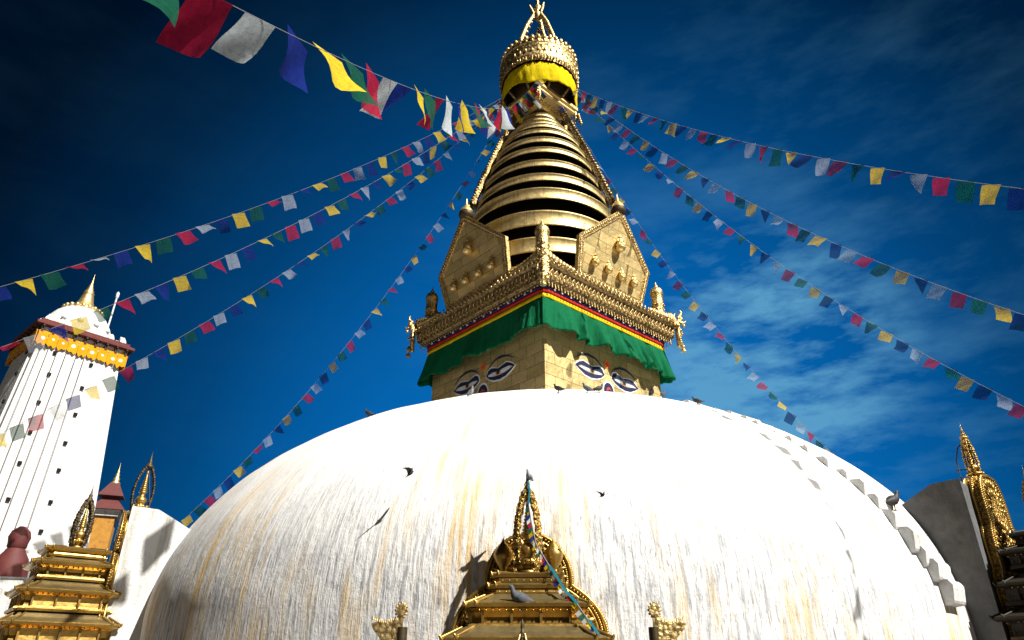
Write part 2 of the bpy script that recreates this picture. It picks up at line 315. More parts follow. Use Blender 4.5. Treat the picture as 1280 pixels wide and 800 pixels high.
# ---- gilded tower
HR = R(45)
tower = MB(); a = 2.55
tower.box((0, 0, 7.6), (2*a, 2*a, 3.9)); tw = part(tower, 'tower_wall', Mt['plates'], rot=(0, 0, HR))
def eye_poly(flip, t, grow=0):
    """outline of a half closed eye, inner corner at t=0, outer at t=1"""
    top = [(0, .0), (.06, .115), (.16, .15), (.30, .12), (.42, .085), (.55, .115), (.72, .14), (.86, .09), (1, .0)]
    bot = [(.86, -.075), (.68, -.145), (.48, -.165), (.28, -.14), (.12, -.085)]
    P = top+bot; cx = sum(p[0] for p in P)/len(P)
    out = []
    for x, z in P:
        x = cx+(x-cx)*(1+grow*1.0); z = z*(1+grow*4.2)
        out.append((x, z))
    return out
def face_paint(dirv, name_parent):
    # local coordinates: x along wall, z up, front at y = -a
    rotz = dirv
    def P(mb, nm, mat): 
        o = mb.build(nm, mat, tw, (0, 0, 0), (0, 0, rotz)); return o
    y0 = -a
    W = 1.2
    for sgn in (-1, 1):
        def pol(gw, off, shrink=None):
            pp = eye_poly(sgn, 0, gw); 
            return [(sgn*(.17+x*W), 7.74+z*1.3) for x, z in pp]
        mb = MB(); mb.m = 0; mb.prism(pol(.075, 0), y0-.012, y0+.02)
        mb.m = 1; mb.prism(pol(.02, 0), y0-.018, y0-.012)
        mb.m = 0; mb.prism(pol(-.13, 0), y0-.024, y0-.018)
        mb.m = 3; pr = pol(-.14, 0); mb.prism([(x, z) for x, z in pr if z <= 7.74], y0-.028, y0-.024)
        mb.m = 0; mb.prism([(sgn*(.17+x*W), 7.715+z*.9) for x, z in eye_poly(sgn, 0, -.16)], y0-.032, y0-.028)
        c = (sgn*(.17+.44*W), 7.725)
        mb.m = 4; mb.prism([(c[0]+.105*math.cos(q*PI/10), c[1]+.085*math.sin(q*PI/10)) for q in range(20)], y0-.037, y0-.032)
        mb.m = 2; mb.prism([(c[0]+.06*math.cos(q*PI/8), c[1]+.06*math.sin(q*PI/8)) for q in range(16)], y0-.042, y0-.037)
        # drooping upper lid
        mb.m = 1; up_ = [(.0, .03), (.1, .09), (.25, .11), (.42, .07), (.58, .09), (.75, .11), (.9, .06), (1, .0)]; lo = [(.8, .06), (.6, .055), (.42, .03), (.25, .06), (.1, .04)]
        mb.prism([(sgn*(.17+x*W), 7.72+z*1.1) for x, z in up_+lo], y0-.047, y0-.037)
        P(mb, 'painted_eye', [Mt['paintwhite'], Mt['paintblue'], Mt['black'], Mt['paintred'], Mt['gilt']])
        mb = MB(); ub = [(.0, 0), (.12, .16), (.3, .27), (.52, .30), (.75, .22), (1, .0)]; lb = [(.75, .16), (.52, .22), (.3, .20), (.12, .11)]
        mb.prism([(sgn*(.2+x*W*.98), 7.95+z*.95) for x, z in ub+lb], y0-.015, y0+.01)
        P(mb, 'painted_eyebrow', Mt['paintblue'])
    mb = MB()
    for k, (rr, ro) in enumerate(((.33, .035), (.27, .02), (.14, .012))):
        mb.m = k; zc = 7.27
        mb.prism([(rr*.8*math.cos(q*PI/12), zc+rr*1.05*math.sin(q*PI/12)) for q in range(24)], y0-.012-.006*k, y0-.006*k)
    mb.m = 1; mb.tube([(.1*math.cos(t)*(1-t/14)-.0, y0-.03, 7.24+.1*math.sin(t)*(1-t/14)) for t in [k*.4 for k in range(24)]], .018, 6)
    P(mb, 'painted_nose', [Mt['paintwhite'], Mt['paintblue'], Mt['paintred']])
    mb = MB(); mb.m = 0
    mb.prism([(.12*math.cos(q*PI/10), 8.13+.13*math.sin(q*PI/10)) for q in range(20)], y0-.014, y0)
    mb.m = 1; mb.prism([(.055*math.cos(q*PI/8), 8.13+.06*math.sin(q*PI/8)) for q in range(16)], y0-.02, y0-.014)
    P(mb, 'painted_brow_mark', [Mt['paintorange'], Mt['paintred']])
for k in range(4): face_paint(k*PI/2, tw)
# ---- cornice
mb = MB()
def sq(h): return [(-h, -h), (h, -h), (h, h), (-h, h)]
mb.frust([(sq(2.60), 9.42), (sq(2.72), 9.50), (sq(2.74), 9.60)]); 
corn = part(mb, 'cornice_core', Mt['darkmetal'], loc=(0, 0, .12), rot=(0, 0, HR))
mb = MB(); mb.frust([(sq(2.78), 9.58), (sq(2.84), 9.66), (sq(2.92), 9.99), (sq(2.90), 10.02)])
mb.frust([(sq(2.86), 10.0), (sq(3.0), 10.06), (sq(3.02), 10.11), (sq(2.86), 10.13)])
mb.frust([(sq(2.88), 10.12), (sq(2.95), 10.2), (sq(2.9), 10.24), (sq(2.2), 10.25)])
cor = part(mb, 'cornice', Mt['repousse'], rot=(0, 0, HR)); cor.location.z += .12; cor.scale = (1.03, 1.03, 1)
mb = MB()
for k in range(4):
    mb.T = Matrix.Rotation(k*PI/2, 4, 'Z')
    NN = 34
    for i in range(NN):
        x = -2.86+5.72*(i+.5)/NN
        # arcade niches, leaf crest
        mb.tube([(x-.06, -2.89, 9.66), (x-.055, -2.94, 9.84), (x, -2.97, 9.93), (x+.055, -2.94, 9.84), (x+.06, -2.89, 9.66)], .016, 5)
        mb.ball((x, -2.92, 9.77), .033, 6, 4, (1, .7, 1.7))
        mb.ball((x, -3.03, 10.085), .034, 6, 4)
        mb.ball((x, -2.95, 10.25), .05, 6, 4, (.9, .5, 1.6))
    for i in range(46):
        x = -2.8+5.6*(i+.5)/46
        mb.tube([(x, -2.83, 9.62), (x, -2.84, 9.47)], .008, 4)
        mb.ball((x, -2.84, 9.46), .026, 6, 4)
mb.T = Matrix.Identity(4)
mb.build('cornice_filigree', Mt['repousse_fine'], cor)
# corner crest ramps and monsters
for k in range(4):
    T = Matrix.Rotation(k*PI/2, 4, 'Z')
    mb = MB(); mb.T = T
    for side in (0, 1):
        for i in range(9):
            d = .12+i*.13; h = .30*math.exp(-d*1.8)+.03
            if side: c = (-2.9+d, -2.9, 10.24+h/2)
            else: c = (-2.9, -2.9+d, 10.24+h/2)
            mb.ball(c, .5*h+.06, 7, 5, (.28/(h+.2), .28/(h+.2), 1))
            for q in range(int(h/.12)+1):
                cc = (c[0]+(random.random()-.5)*.08, c[1]+(random.random()-.5)*.08, 10.28+q*.1); mb.ball(cc, .05, 6, 4)
    # shield on the corner with tassels
    mb.rings([[(-2.96-w*math.cos(t)*.4, -2.96-w*math.cos(t)*.4, 9.9+0) if False else (-2.98+w*math.sin(t)/Q2-.05*math.cos(t), -2.98-w*math.sin(t)/Q2-.05*math.cos(t), z) for t in [2*PI*j/14 for j in range(14)]] for w, z in ((.02, 9.36), (.08, 9.42), (.15, 9.58), (.19, 9.8), (.15, 9.98), (.17, 10.12), (.08, 10.28))], True)
    for q in range(22):
        t = random.random()*2*PI; z = 9.5+random.random()*.7
        mb.ball((-3.0+.15*math.sin(t)/Q2, -3.0-.15*math.sin(t)/Q2, z), .04, 6, 4)
    # curled monster head jutting out
    for (d, z, r_) in ((2.94, 10.16, .15), (3.02, 10.26, .13), (3.07, 10.37, .10), (3.04, 10.46, .08), (3.10, 10.22, .07), (3.13, 10.12, .06)):
        mb.ball((-d, -d, z), r_, 8, 6, (.8, .8, 1))
    mb.tube([(-3.02, -3.02, 10.42), (-3.08, -3.08, 10.52), (-3.11, -3.11, 10.62), (-3.08, -3.08, 10.70)], [.06, .05, .035, .012], 7)
    mb.tube([(-2.95, -2.95, 10.3), (-2.92, -2.92, 10.46), (-2.96, -2.96, 10.58)], [.07, .045, .012], 7)
    mb.tube([(-3.04, -3.04, 10.24), (-3.14, -3.14, 10.22), (-3.19, -3.19, 10.30)], [.06, .04, .012], 7)
    # hanging bell chain
    for q in range(9):
        d = 3.04+.03*math.sin(q); mb.ball((-d, -d, 9.98-q*.075), .05-.02*(q % 2), 6, 4)
    for q in (0, 1):
        mb.lathe([(.09, 0), (.075, .05), (.04, .12), (.01, .14)], 8, (-3.06+q*.09, -3.06-q*.04, 9.2+q*.2))
    mb.build('corner_monster', Mt['repousse_fine'], cor)
# little stupa shaped finials on the cornice corners
def finial_profile(s=1.): return [(r*s, z*s) for r, z in [(.30, 0), (.30, .08), (.22, .14), (.24, .3), (.19, .36), (.19, .6), (.21, .66), (.19, .72), (.19, 1.05), (.215, 1.1), (.21, 1.18), (.17, 1.28), (.10, 1.34), (.06, 1.37), (.065, 1.42), (.03, 1.46), (.01, 1.58)]]
for k in range(4):
    mb = MB(); mb.T = Matrix.Rotation(k*PI/2, 4, 'Z') @ Matrix.Translation((-2.6, -2.6, 10.22))
    mb.lathe(finial_profile(1.0), 16)
    for j in range(12):
        t = 2*PI*j/12
        for z in (.1, .3, .48, .66): mb.ball((.19*math.cos(t+z), .19*math.sin(t+z), z), .035, 6, 4)
    mb.build('corner_finial', Mt['repousse_fine'], cor)
# ---- gable plaques
def plaque(k):
    hold = MB(); poly = [(-1.44, 10.24), (1.44, 10.24), (1.60, 11.52), (.04, 12.98), (-.04, 12.98), (-1.60, 11.52)]
    sl = .24
    def tilt(mb):  # shear so that the top leans outwards
        mb.v = [Vector((v.x, v.y-(v.z-10.36)*sl, v.z)) for v in mb.v]
    mb = MB(); mb.prism(poly, -2.80, -2.71); tilt(mb)
    pl = mb.build('gable_plaque', Mt['toran'], cor, (0, 0, 0), (0, 0, k*PI/2))
    # raised border
    mb = MB(); inn = [(-1.27, 10.5), (1.27, 10.5), (1.40, 11.46), (0, 12.75), (-1.40, 11.46)]; ou = [(-1.45, 10.30), (1.45, 10.30), (1.61, 11.52), (0, 13.0), (-1.61, 11.52)]
    for i in range(5):
        j = (i+1) % 5
        q = [ou[i], ou[j], inn[j], inn[i]]; mb.prism(q, -2.835, -2.80)
        for s_ in range(22):
            t = (s_+.5)/22; x = ou[i][0]*(1-t)+ou[j][0]*t; z = ou[i][1]*(1-t)+ou[j][1]*t; x2 = inn[i][0]*(1-t)+inn[j][0]*t; z2 = inn[i][1]*(1-t)+inn[j][1]*t
            mb.ball(((x+x2)/2, -2.84, (z+z2)/2), .042, 6, 4, (1, .5, 1))
    tilt(mb); mb.build('plaque_border', Mt['repousse_fine'], pl)
    for (x, z, s) in ((.04, 11.62, 1.35), (-.88, 10.78, 1), (-.3, 10.78, 1), (.3, 10.78, 1), (.88, 10.78, 1)):
        f = MB(); s *= .95
        f.lathe([(.02, -.05), (.06, -.045), (.09, -.01), (.115, .03), (.12, .045), (.09, .065)], 14, (0, 0, 0))
        f.ball((0, 0, .10), .13, 12, 6, (1, .7, .42)); f.ball((-.09, -.03, .10), .05, 8, 5, (1, 1, .7)); f.ball((.09, -.03, .10), .05, 8, 5, (1, 1, .7))
        f.lathe([(.06, .08), (.07, .15), (.088, .23), (.08, .27), (.03, .29), (.026, .31)], 12)
        f.tube([(-.085, 0, .25), (-.12, -.02, .17), (-.06, -.09, .13)], [.026, .024, .018], 6); f.tube([(.085, 0, .25), (.125, -.02, .17), (.07, -.08, .12)], [.026, .024, .018], 6)
        f.ball((0, -.005, .345), .044, 10, 7, (.9, 1, 1.15)); f.ball((0, .0, .40), .024, 8, 5, (1, 1, 1.3)); f.ball((0, -.05, .343), .009, 6, 4)
        hp = [(.15*math.cos(t), .2+.21*math.sin(t)) for t in [PI*q/12-.3 for q in range(16)]]
        for v_ in f.v: v_ *= s
        y = -2.84-(z-10.36)*sl-.10*s
        f.build('seated_figure', Mt['gilt'], pl, (x, y, z))
    f = MB(); f.m = 0; f.lathe([(.02, -.28), (.2, -.22), (.24, -.1), (.22, 0)], 14); f.m = 1
    f.lathe([(.22, 0), (.2, .06), (.16, .14), (.1, .2), (.09, .24), (.05, .28), (.035, .4), (.012, .55)], 14)
    f.build('plaque_finial', [Mt['darkmetal'], Mt['gilt']], pl, (0, -2.72-2.7*sl+.05, 13.12))
for k in range(4): plaque(k)
# ---- rings of the cone
RINGS = [(2.65, 11.56, 12.11), (2.68, 12.52, 13.09), (2.62, 13.59, 14.03), (2.42, 14.47, 14.78), (2.2, 15.26, 15.54), (2.0, 16.03, 16.27), (1.8, 16.66, 16.91), (1.6, 17.26, 17.46), (1.38, 17.74, 17.93), (1.12, 18.12, 18.32), (.9, 18.53, 18.68), (.7, 18.92, 19.08)]
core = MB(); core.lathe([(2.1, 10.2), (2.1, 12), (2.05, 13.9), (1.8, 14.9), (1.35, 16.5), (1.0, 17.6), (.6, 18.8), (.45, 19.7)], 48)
for rr_, zz_ in [(2.55, 12.12), (2.58, 13.1), (2.52, 14.04), (2.3, 14.79), (2.08, 15.55), (1.88, 16.28), (1.68, 16.92), (1.48, 17.47), (1.26, 17.94), (1.0, 18.33), (.78, 18.69)]: core.lathe([(.4, zz_-.03), (rr_+.06, zz_-.07), (rr_+.06, zz_-.05), (.4, zz_)], 48, cap=False); sp = part(core, 'cone_core', Mt['black'])  # black core and discs paint the shade under and between the rings
for r, z0, z1 in RINGS+[(2.55, 10.75, 11.2)]:
    mb = MB(); h = z1-z0
    mb.lathe([(r-.04, z0+.012), (r-.03, z0), (r+.0, z0+.006), (r+.010, z0+.06*h), (r-.004, z0+.11*h), (r-.02, z1-.13*h), (r+.012, z1-.09*h), (r, z1-.01), (r-.03, z1), (r-.04, z1-.012), (r-.04, z0+.012)], 96, cap=False)
    mb.sm = [False]*len(mb.sm) if False else mb.sm
    part(mb, 'cone_ring', Mt['ring'], parent=stupa)
# ornament straps down the cone
for sgn in (-1, 1):
    for back in (0, 1):
        mb = MB(); pts = []
        az = (PI if sgn < 0 else 0)+ (R(18) if sgn < 0 else R(-18))*(1 if not back else -1)
        for i in range(40):
            t = i/39; z = 19.6-t*4.95; r = .92+(t**1.0)*1.70+.06*math.sin(t*PI)
            pts.append((r, z, t))
        for i in range(39):
            (r1, z1, t1), (r2, z2, t2) = pts[i], pts[i+1]; w = .15+.12*t1
            mb.add([(r1, -w, z1), (r1, w, z1), (r2, w, z2), (r2, -w, z2), (r1-.14, -w, z1-.03), (r1-.14, w, z1-.03), (r2-.14, w, z2-.03), (r2-.14, -w, z2-.03)], [(0, 1, 2, 3), (4, 7, 6, 5), (0, 3, 7, 4), (1, 5, 6, 2), (0, 4, 5, 1), (3, 2, 6, 7)])
            for q in range(3): mb.ball((r1+.03, (q-1)*w*.85, z1), .05+.02*random.random(), 6, 4)
            if i > 24: mb.ball((r1+.05, (random.random()-.5)*w*1.8, z1), .075, 7, 5)
        mb.ball((pts[-1][0]+.1, 0, pts[-1][1]-.08), .16, 8, 6, (.8, 1.3, 1.2))
        part(mb, 'cone_strap', Mt['strap'], rot=(0, 0, az))
# ---- platform below the crown
mb = MB(); mb.frust([(sq(.55), 19.3), (sq(.95), 19.55), (sq(1.0), 19.62), (sq(.98), 19.74), (sq(1.06), 19.78), (sq(1.06), 19.92), (sq(.98), 19.96)])
for k in range(4):
    mb.T = Matrix.Rotation(k*PI/2, 4, 'Z')
    for i in range(7): mb.ball((-.62+i*.2, -.66-.04, 19.42), .085, 8, 6)
mb.T = Matrix.Identity(4)
plat = part(mb, 'crown_platform', Mt['gilt'], rot=(0, 0, HR))
mb = MB()
for k in range(4):
    mb.T = Matrix.Rotation(k*PI/2, 4, 'Z')
    mb.tube([(-.98, -.98, 19.7), (-1.0, -1.0, 19.35), (-.95, -.95, 19.1)], [.06, .08, .02], 6)
    for q in range(5): mb.ball((-1.1-.03*q, -1.02, 19.5-.13*q), .07, 6, 4)
mb.build('platform_pendant', Mt['repousse_fine'], plat)
# crown: dark lantern, skirt, umbrella bands, pinnacle
mb = MB(); mb.lathe([(.75, 19.9), (.95, 20.1), (1.1, 20.5), (1.25, 21.2), (1.3, 21.6)], 32); lan = part(mb, 'crown_lantern', Mt['darkmetal'])
mb = MB()
for j in range(9):
    t = 2*PI*j/9+.15
    mb.tube([(1.0*math.cos(t), 1.0*math.sin(t), 19.95), (1.38*math.cos(t), 1.38*math.sin(t), 20.3), (1.34*math.cos(t), 1.34*math.sin(t), 21.2)], .05, 6)
mb.build('lantern_post', Mt['repousse_fine'], lan)
mb = MB(); mb.lathe([(1.5, 21.0), (1.54, 21.12), (1.575, 21.2), (1.585, 21.25), (1.57, 21.3), (1.575, 21.80), (1.6, 21.84), (1.58, 21.88), (1.44, 21.89)], 64, cap=False)
crown = part(mb, 'umbrella_band', Mt['band'])
mb = MB(); mb.lathe([(1.46, 21.2), (1.42, 21.88), (1.42, 21.98), (1.44, 22.3), (1.46, 22.32), (1.2, 22.5), (.8, 22.85), (.4, 23.3), (.25, 23.6)], 64, cap=False); mb.lathe([(0, 21.45), (1.5, 21.45)], 48, cap=False)
part(mb, 'umbrella_top', Mt['darkmetal'])
mb = MB()
for rg in (21.905, 21.955): mb.lathe([(1.36, rg), (1.6 if rg < 21.95 else 1.52, rg), (1.6 if rg < 21.95 else 1.52, rg+.02), (1.36, rg+.02)], 64, cap=False)
for j in range(40):
    t = 2*PI*j/40; c, s = math.cos(t), math.sin(t)
    mb.ball((1.5*c, 1.5*s, 22.27), .115, 8, 6, (.8, .8, 1.1)); mb.ball((1.50*c, 1.50*s, 22.10), .05, 6, 4, (1, 1, 1.6)); mb.ball((1.575*c, 1.575*s, 21.52), .045, 6, 4, (1, 1, 2.2)); mb.ball((1.575*math.cos(t+.08), 1.575*math.sin(t+.08), 21.74), .035, 6, 4)
    mb.ball((1.57*math.cos(t+.08), 1.57*math.sin(t+.08), 21.13), .045, 6, 4); mb.tube([(1.56*c, 1.56*s, 21.2), (1.56*c, 1.56*s, 21.0)], .02, 5)
mb.lathe([(1.44, 21.97), (1.50, 21.99), (1.51, 22.03), (1.50, 22.3)], 64, cap=False)
mb.build('crest', Mt['band'], crown)
mb = MB(); mb.lathe([(1.38, 21.3), (1.40, 21.0), (1.38, 20.7)], 64, cap=False); part(mb, 'umbrella_skirt', Mt['darkred'], solid=.02)
mb = MB()
for k, az in enumerate((R(200), R(-40), R(60))):
    c, s = math.cos(az), math.sin(az); T = [(1.0, 22.5), (.78, 23.6), (.5, 24.6), (.22, 25.3), (.12, 25.55)]
    mb.tube([(r*c, r*s, z) for r, z in T], [.11, .10, .09, .08, .07], 7)
    mb.tube([(.12*c, .12*s, 25.3), (.3*c, .3*s, 25.75), (.36*c, .36*s, 25.95)], [.06, .07, .03], 6)
    for i in range(9): t = i/8; mb.ball(((1.0-.8*t)*c, (1.0-.8*t)*s, 22.6+2.6*t), .095-.02*t, 6, 4)
mb.lathe([(.3, 23.2), (.34, 23.5), (.25, 23.8), (.12, 24.0), (.16, 24.1), (.1, 24.3), (.04, 24.7)], 14)
mb.lathe([(.06, 25.1), (.18, 25.3), (.2, 25.45), (.12, 25.6), (.16, 25.75), (.15, 25.95), (.07, 26.05), (.05, 26.15), (.09, 26.22), (.02, 26.5), (.003, 26.7)], 14)
part(mb, 'pinnacle', Mt['repousse_fine'], loc=(0, 0, -.12))

# ---- curtain hanging under the cornice (own thing)
cur = empty('curtain', (0, 0, 8.52), HR); cur.scale = (1.02, 1.02, 1); tag(cur, 'green pleated valance with yellow and red bands under the golden cornice', 'curtain')
def skirt(name, z0, z1, h0, h1, mat, amp0=0, amp1=0, nz=8, ragged=0):
    per = []; n = 150
    for k in range(4):
        c, s = math.cos(k*PI/2), math.sin(k*PI/2)
        for i in range(n):
            u = -1+2*i/n; per.append((u, k, c, s))
    rows = []
    ph = [random.random()*6 for _ in range(8)]
    for iz in range(nz+1):
        v = iz/nz; row = []
        for idx, (u, k, c, s) in enumerate(per):
            h = h0+(h1-h0)*v
            d = math.copysign(abs(mn.noise(Vector((u*8.5+k*13, 3.1, k*5.+v*.5))))**.7, mn.noise(Vector((u*8.5+k*13, 3.1, k*5.+v*.5))))*1.1+.5*mn.noise(Vector((u*21+k*13, 8.1, k)))
            wob = (d+.12*math.sin(v*3+u*9))*(amp0+(amp1-amp0)*v)
            wob *= min(1, (1-abs(u))*5+.2)
            if k == 3: wob *= .55
            x, y = u*h, -h-wob
            # soft corner
            e = abs(u)
            if e > .93: y += (e-.93)/.07*.12*h*.25
            z = z0+(z1-z0)*v+ragged*v*(.5*mn.noise(Vector((u*6+k*7, 1, 2)))+.30*abs(d)-.12+ .22*max(0, 1-abs(abs(u)-.25)*3)*(1 if k == 0 else .3))
            row.append((x*c-y*s, x*s+y*c, z-8.4))
        rows.append(row)
    mb = MB(); mb.rings(rows, True, False)
    return mb.build(name, mat, cur, solid=.015)
skirt('green_cloth', 9.22, 8.22, 2.69, 2.88, Mt['green'], .02, .26, 14, .08)
skirt('yellow_band', 9.36, 9.20, 2.68, 2.71, Mt['bandyellow'], 0, .015, 2)
skirt('red_band', 9.47, 9.36, 2.70, 2.71, Mt['red'], 0, .01, 2)
skirt('navy_band', 9.57, 9.47, 2.70, 2.72, Mt['navy'], 0, .01, 2)
mb = MB()
for k in range(4):
    mb.T = Matrix.Rotation(k*PI/2, 4, 'Z')
    for i in range(14): x = -2.5+5.*(i+.5)/14; mb.ball((x+random.uniform(-.08, .08), -2.74, 9.51-8.4), .04, 6, 4, (1.2, .4, 1))
mb.build('white_rosette', Mt['whiteptn'], cur)
# ---- yellow cloth round the crown
rows = []; n = 120
for iz in range(13):
    v = iz/12; row = []
    for j in range(n):
        t = 2*PI*j/n; d = mn.noise(Vector((math.cos(t)*4, math.sin(t)*4, 1.7))); d2 = mn.noise(Vector((math.cos(t)*9, math.sin(t)*9, v*1.5)))
        front = math.cos(t+PI/2)  # 1 towards the viewer
        r = 1.43+.05*math.sin(v*PI)+.07*v*d+.04*d2
        drop = .80+.22*d+.20*abs(math.sin(t*1.5+.9))
        row.append((r*math.cos(t), r*math.sin(t), .92-v*drop))
    rows.append(row)
yc = MB(); yc.rings(rows, True, False); yo = yc.build('cloth_wrap', Mt['yellow'], None, (0, 0, 20.05), solid=.012)
tag(yo, 'yellow cloth wrapped round the golden crown below its umbrella band', 'cloth wrap')

# ================================================================== WHITE TOWER AT LEFT
TC = Vector((-15.2, -1., GROUND)); TPH = .905
wt = empty('white_tower', TC, TPH); tag(wt, 'tall white tapering temple tower with red eaves and golden tip', 'tower')
def wh(z):  # half width at world height z
    pts = [(-1.8, 1.86), (1, 1.78), (4.85, 1.53), (7, 1.36), (9.0, 1.2), (9.6, 1.14)]
    for (z0, a0), (z1, a1) in zip(pts, pts[1:]):
        if z <= z1: return a0+(a1-a0)*(z-z0)/(z1-z0)
    return 1.14
def plan(h, nt=.10):  # redented square
    e = h*(1-nt*1.0); f = h*(1-nt*2.4); g_ = h*1.0; k_ = h*.955
    P = [(-f, -g_), (f, -g_), (f, -k_), (e, -k_), (e, -e)]
    out = []
    for q in range(4):
        c, s = math.cos(q*PI/2), math.sin(q*PI/2)
        out += [(x*c-y*s, x*s+y*c) for x, y in [(-f, -g_), (f, -g_), (f, -k_), (k_, -k_), (k_, -f)]]
    return out
mb = MB(); rr = []
for i in range(22):
    z = -1.7+i*11.2/21; rr.append((plan(wh(z)), z-GROUND))
mb.frust(rr); wall = mb.build('wall', Mt['plaster_tower'], wt)
# putlog holes: black blocks paint the shade inside them
bh = None
spots = [(x, -wh(z), z) for z, x in [(8.55, .35), (7.75, .28), (6.9, .3), (6.0, .25), (5.2, .28), (4.3, .3), (3.5, .27), (2.7, .3), (1.9, .3)]]
for z, x in [(8.6, -.68), (7.9, -.66), (7.0, -.7), (6.1, -.68), (5.2, -.7), (4.2, -.7), (3.2, -.7)]: spots += [(x, -wh(z), z), (-wh(z), x, z)]
for (x, y, z) in spots:
    if bh is None:
        mb = MB(); mb.box((0, 0, 0), (.095, .12, .10)); bh = o = mb.build('beam_hole', Mt['hole'], wall)
    else: o = bh.copy(); COL.objects.link(o); o.parent = wall
    o.location = (x, y, z-GROUND)
mb = MB()
for x0, x1 in [(-1.05, -1.5), (-.86, -1.22), (-.62, -.98), (-.38, -.74), (-.1, -.42), (.12, -.12)]:
    pts = [(x0+(x1-x0)*t, -wh(9.0-7*t)-.05-.05*math.sin(t*PI), 9.0-7*t-GROUND) for t in [q/14 for q in range(15)]]
    mb.tube(pts, .008, 5)
mb.build('cable', Mt['cable'], wt)
# saffron frill
mb = MB()
for k in range(4):
    T = Matrix.Rotation(k*PI/2, 4, 'Z'); mb.T = T; mb.m = 0; h = 1.27; ntab = 9
    for i in range(ntab):
        x0 = -h+2*h*i/ntab; x1 = -h+2*h*(i+1)/ntab; zt = 9.16-GROUND; zb = 8.72-GROUND
        j1, j2, j3 = [random.uniform(-.05, .05) for _ in range(3)]; g_ = [(x0+.01, zt), (x1-.01, zt), (x1-.005, zb+.08+j1), ((x0+x1)/2+.07, zb+j2), ((x0+x1)/2, zb+.05), ((x0+x1)/2-.07, zb-.01+j3), (x0+.0, zb+.07)]
        y = -h-.03-.02*random.random(); mb.m = 0; mb.prism(g_, y, y+.02)
        rq = random.uniform(.7, 1.15); mb.m = 1; c = ((x0+x1)/2+random.uniform(-.03, .03), (zt+zb)/2+random.uniform(-.03, .05)); mb.prism([(c[0]+rq*.055*math.cos(q*PI/6), c[1]+rq*.055*math.sin(q*PI/6)) for q in range(12)], y-.006, y)
fr = mb.build('saffron_frill', [Mt['saffron'], Mt['whiteptn']], wt)
# brackets, eave, white dormer teeth, upper dome
mb = MB(); mb.frust([(sq(1.22), 9.14-GROUND), (sq(1.24), 9.32-GROUND)]); mb.build('upper_band', Mt['plaster_tower'], wt)
br = None
for k in range(4):
    for i in range(9):
        x = -1.2+2.4*i/8; c_, s_ = math.cos(k*PI/2), math.sin(k*PI/2)
        if br is None:
            mb = MB(); mb.box((0, 0, 0), (.07, .12, .2)); mb.box((0, -.06, .08), (.05, .14, .05)); br = mb.build('eave_bracket', Mt['wood'], wt); o = br
        else: o = br.copy(); COL.objects.link(o); o.parent = wt
        o.location = (x*c_+1.27*s_, x*s_-1.27*c_, 9.23-GROUND); o.rotation_euler = (0, 0, k*PI/2)
mb = MB(); mb.frust([(sq(1.30), 9.33-GROUND), (sq(1.40), 9.35-GROUND), (sq(1.41), 9.42-GROUND), (sq(1.27), 9.50-GROUND), (sq(1.28), 9.56-GROUND), (sq(1.0), 9.66-GROUND)]); ev = mb.build('eave', Mt['redroof'], wt)
mb = MB()
for k in range(4):
    mb.T = Matrix.Rotation(k*PI/2, 4, 'Z')
    for i in range(7):
        x = -1.1+2.2*i/6; mb.prism([(x-.1, 9.58-GROUND), (x+.1, 9.58-GROUND), (x+.07, 9.7-GROUND), (x, 9.80-GROUND), (x-.07, 9.7-GROUND)], -1.12, -.98)
mb.build('roof_tooth', Mt['plaster_tower'], ev)
mb = MB(); z_ = -GROUND; mb.lathe([(1.08, 9.6+z_), (1.05, 9.85+z_), (.92, 10.2+z_), (.74, 10.48+z_), (.55, 10.66+z_)], 32); mb.build('upper_dome', Mt['plaster_tower'], wt)
mb = MB()
for j in range(14):
    t = 2*PI*j/14; mb.ball((1.0*math.cos(t), 1.0*math.sin(t), 9.98+z_), .1, 8, 6, (1, 1, .9))
mb.build('dome_boss', Mt['plaster_tower'], wt)
mb = MB(); mb.lathe([(r*.92, 10.64+z_+(z-0)*1.0) for r, z in [(.6, 0), (.64, .06), (.52, .13), (.42, .16), (.36, .22), (.30, .3), (.24, .42), (.2, .6), (.17, .72), (.19, .75), (.14, .8), (.15, .84), (.1, .9), (.11, .94), (.07, 1.0), (.08, 1.04), (.04, 1.12), (.045, 1.16), (.015, 1.3), (.004, 1.5)]], 24)
for j in range(20):
    t = 2*PI*j/20; mb.ball((.56*math.cos(t), .56*math.sin(t), 10.70+z_), .075, 7, 5)
mb.build('golden_pinnacle', Mt['gilt'], wt)
mb = MB(); mb.tube([(.75, -.35, 10.3+z_), (.75, -.35, 11.45+z_)], .028, 6); mb.lathe([(.03, 0), (.055, .06), (.05, .2), (.01, .26)], 8, (.75, -.35, 11.4+z_)); mb.build('lightning_rod', Mt['paintwhite'], wt)

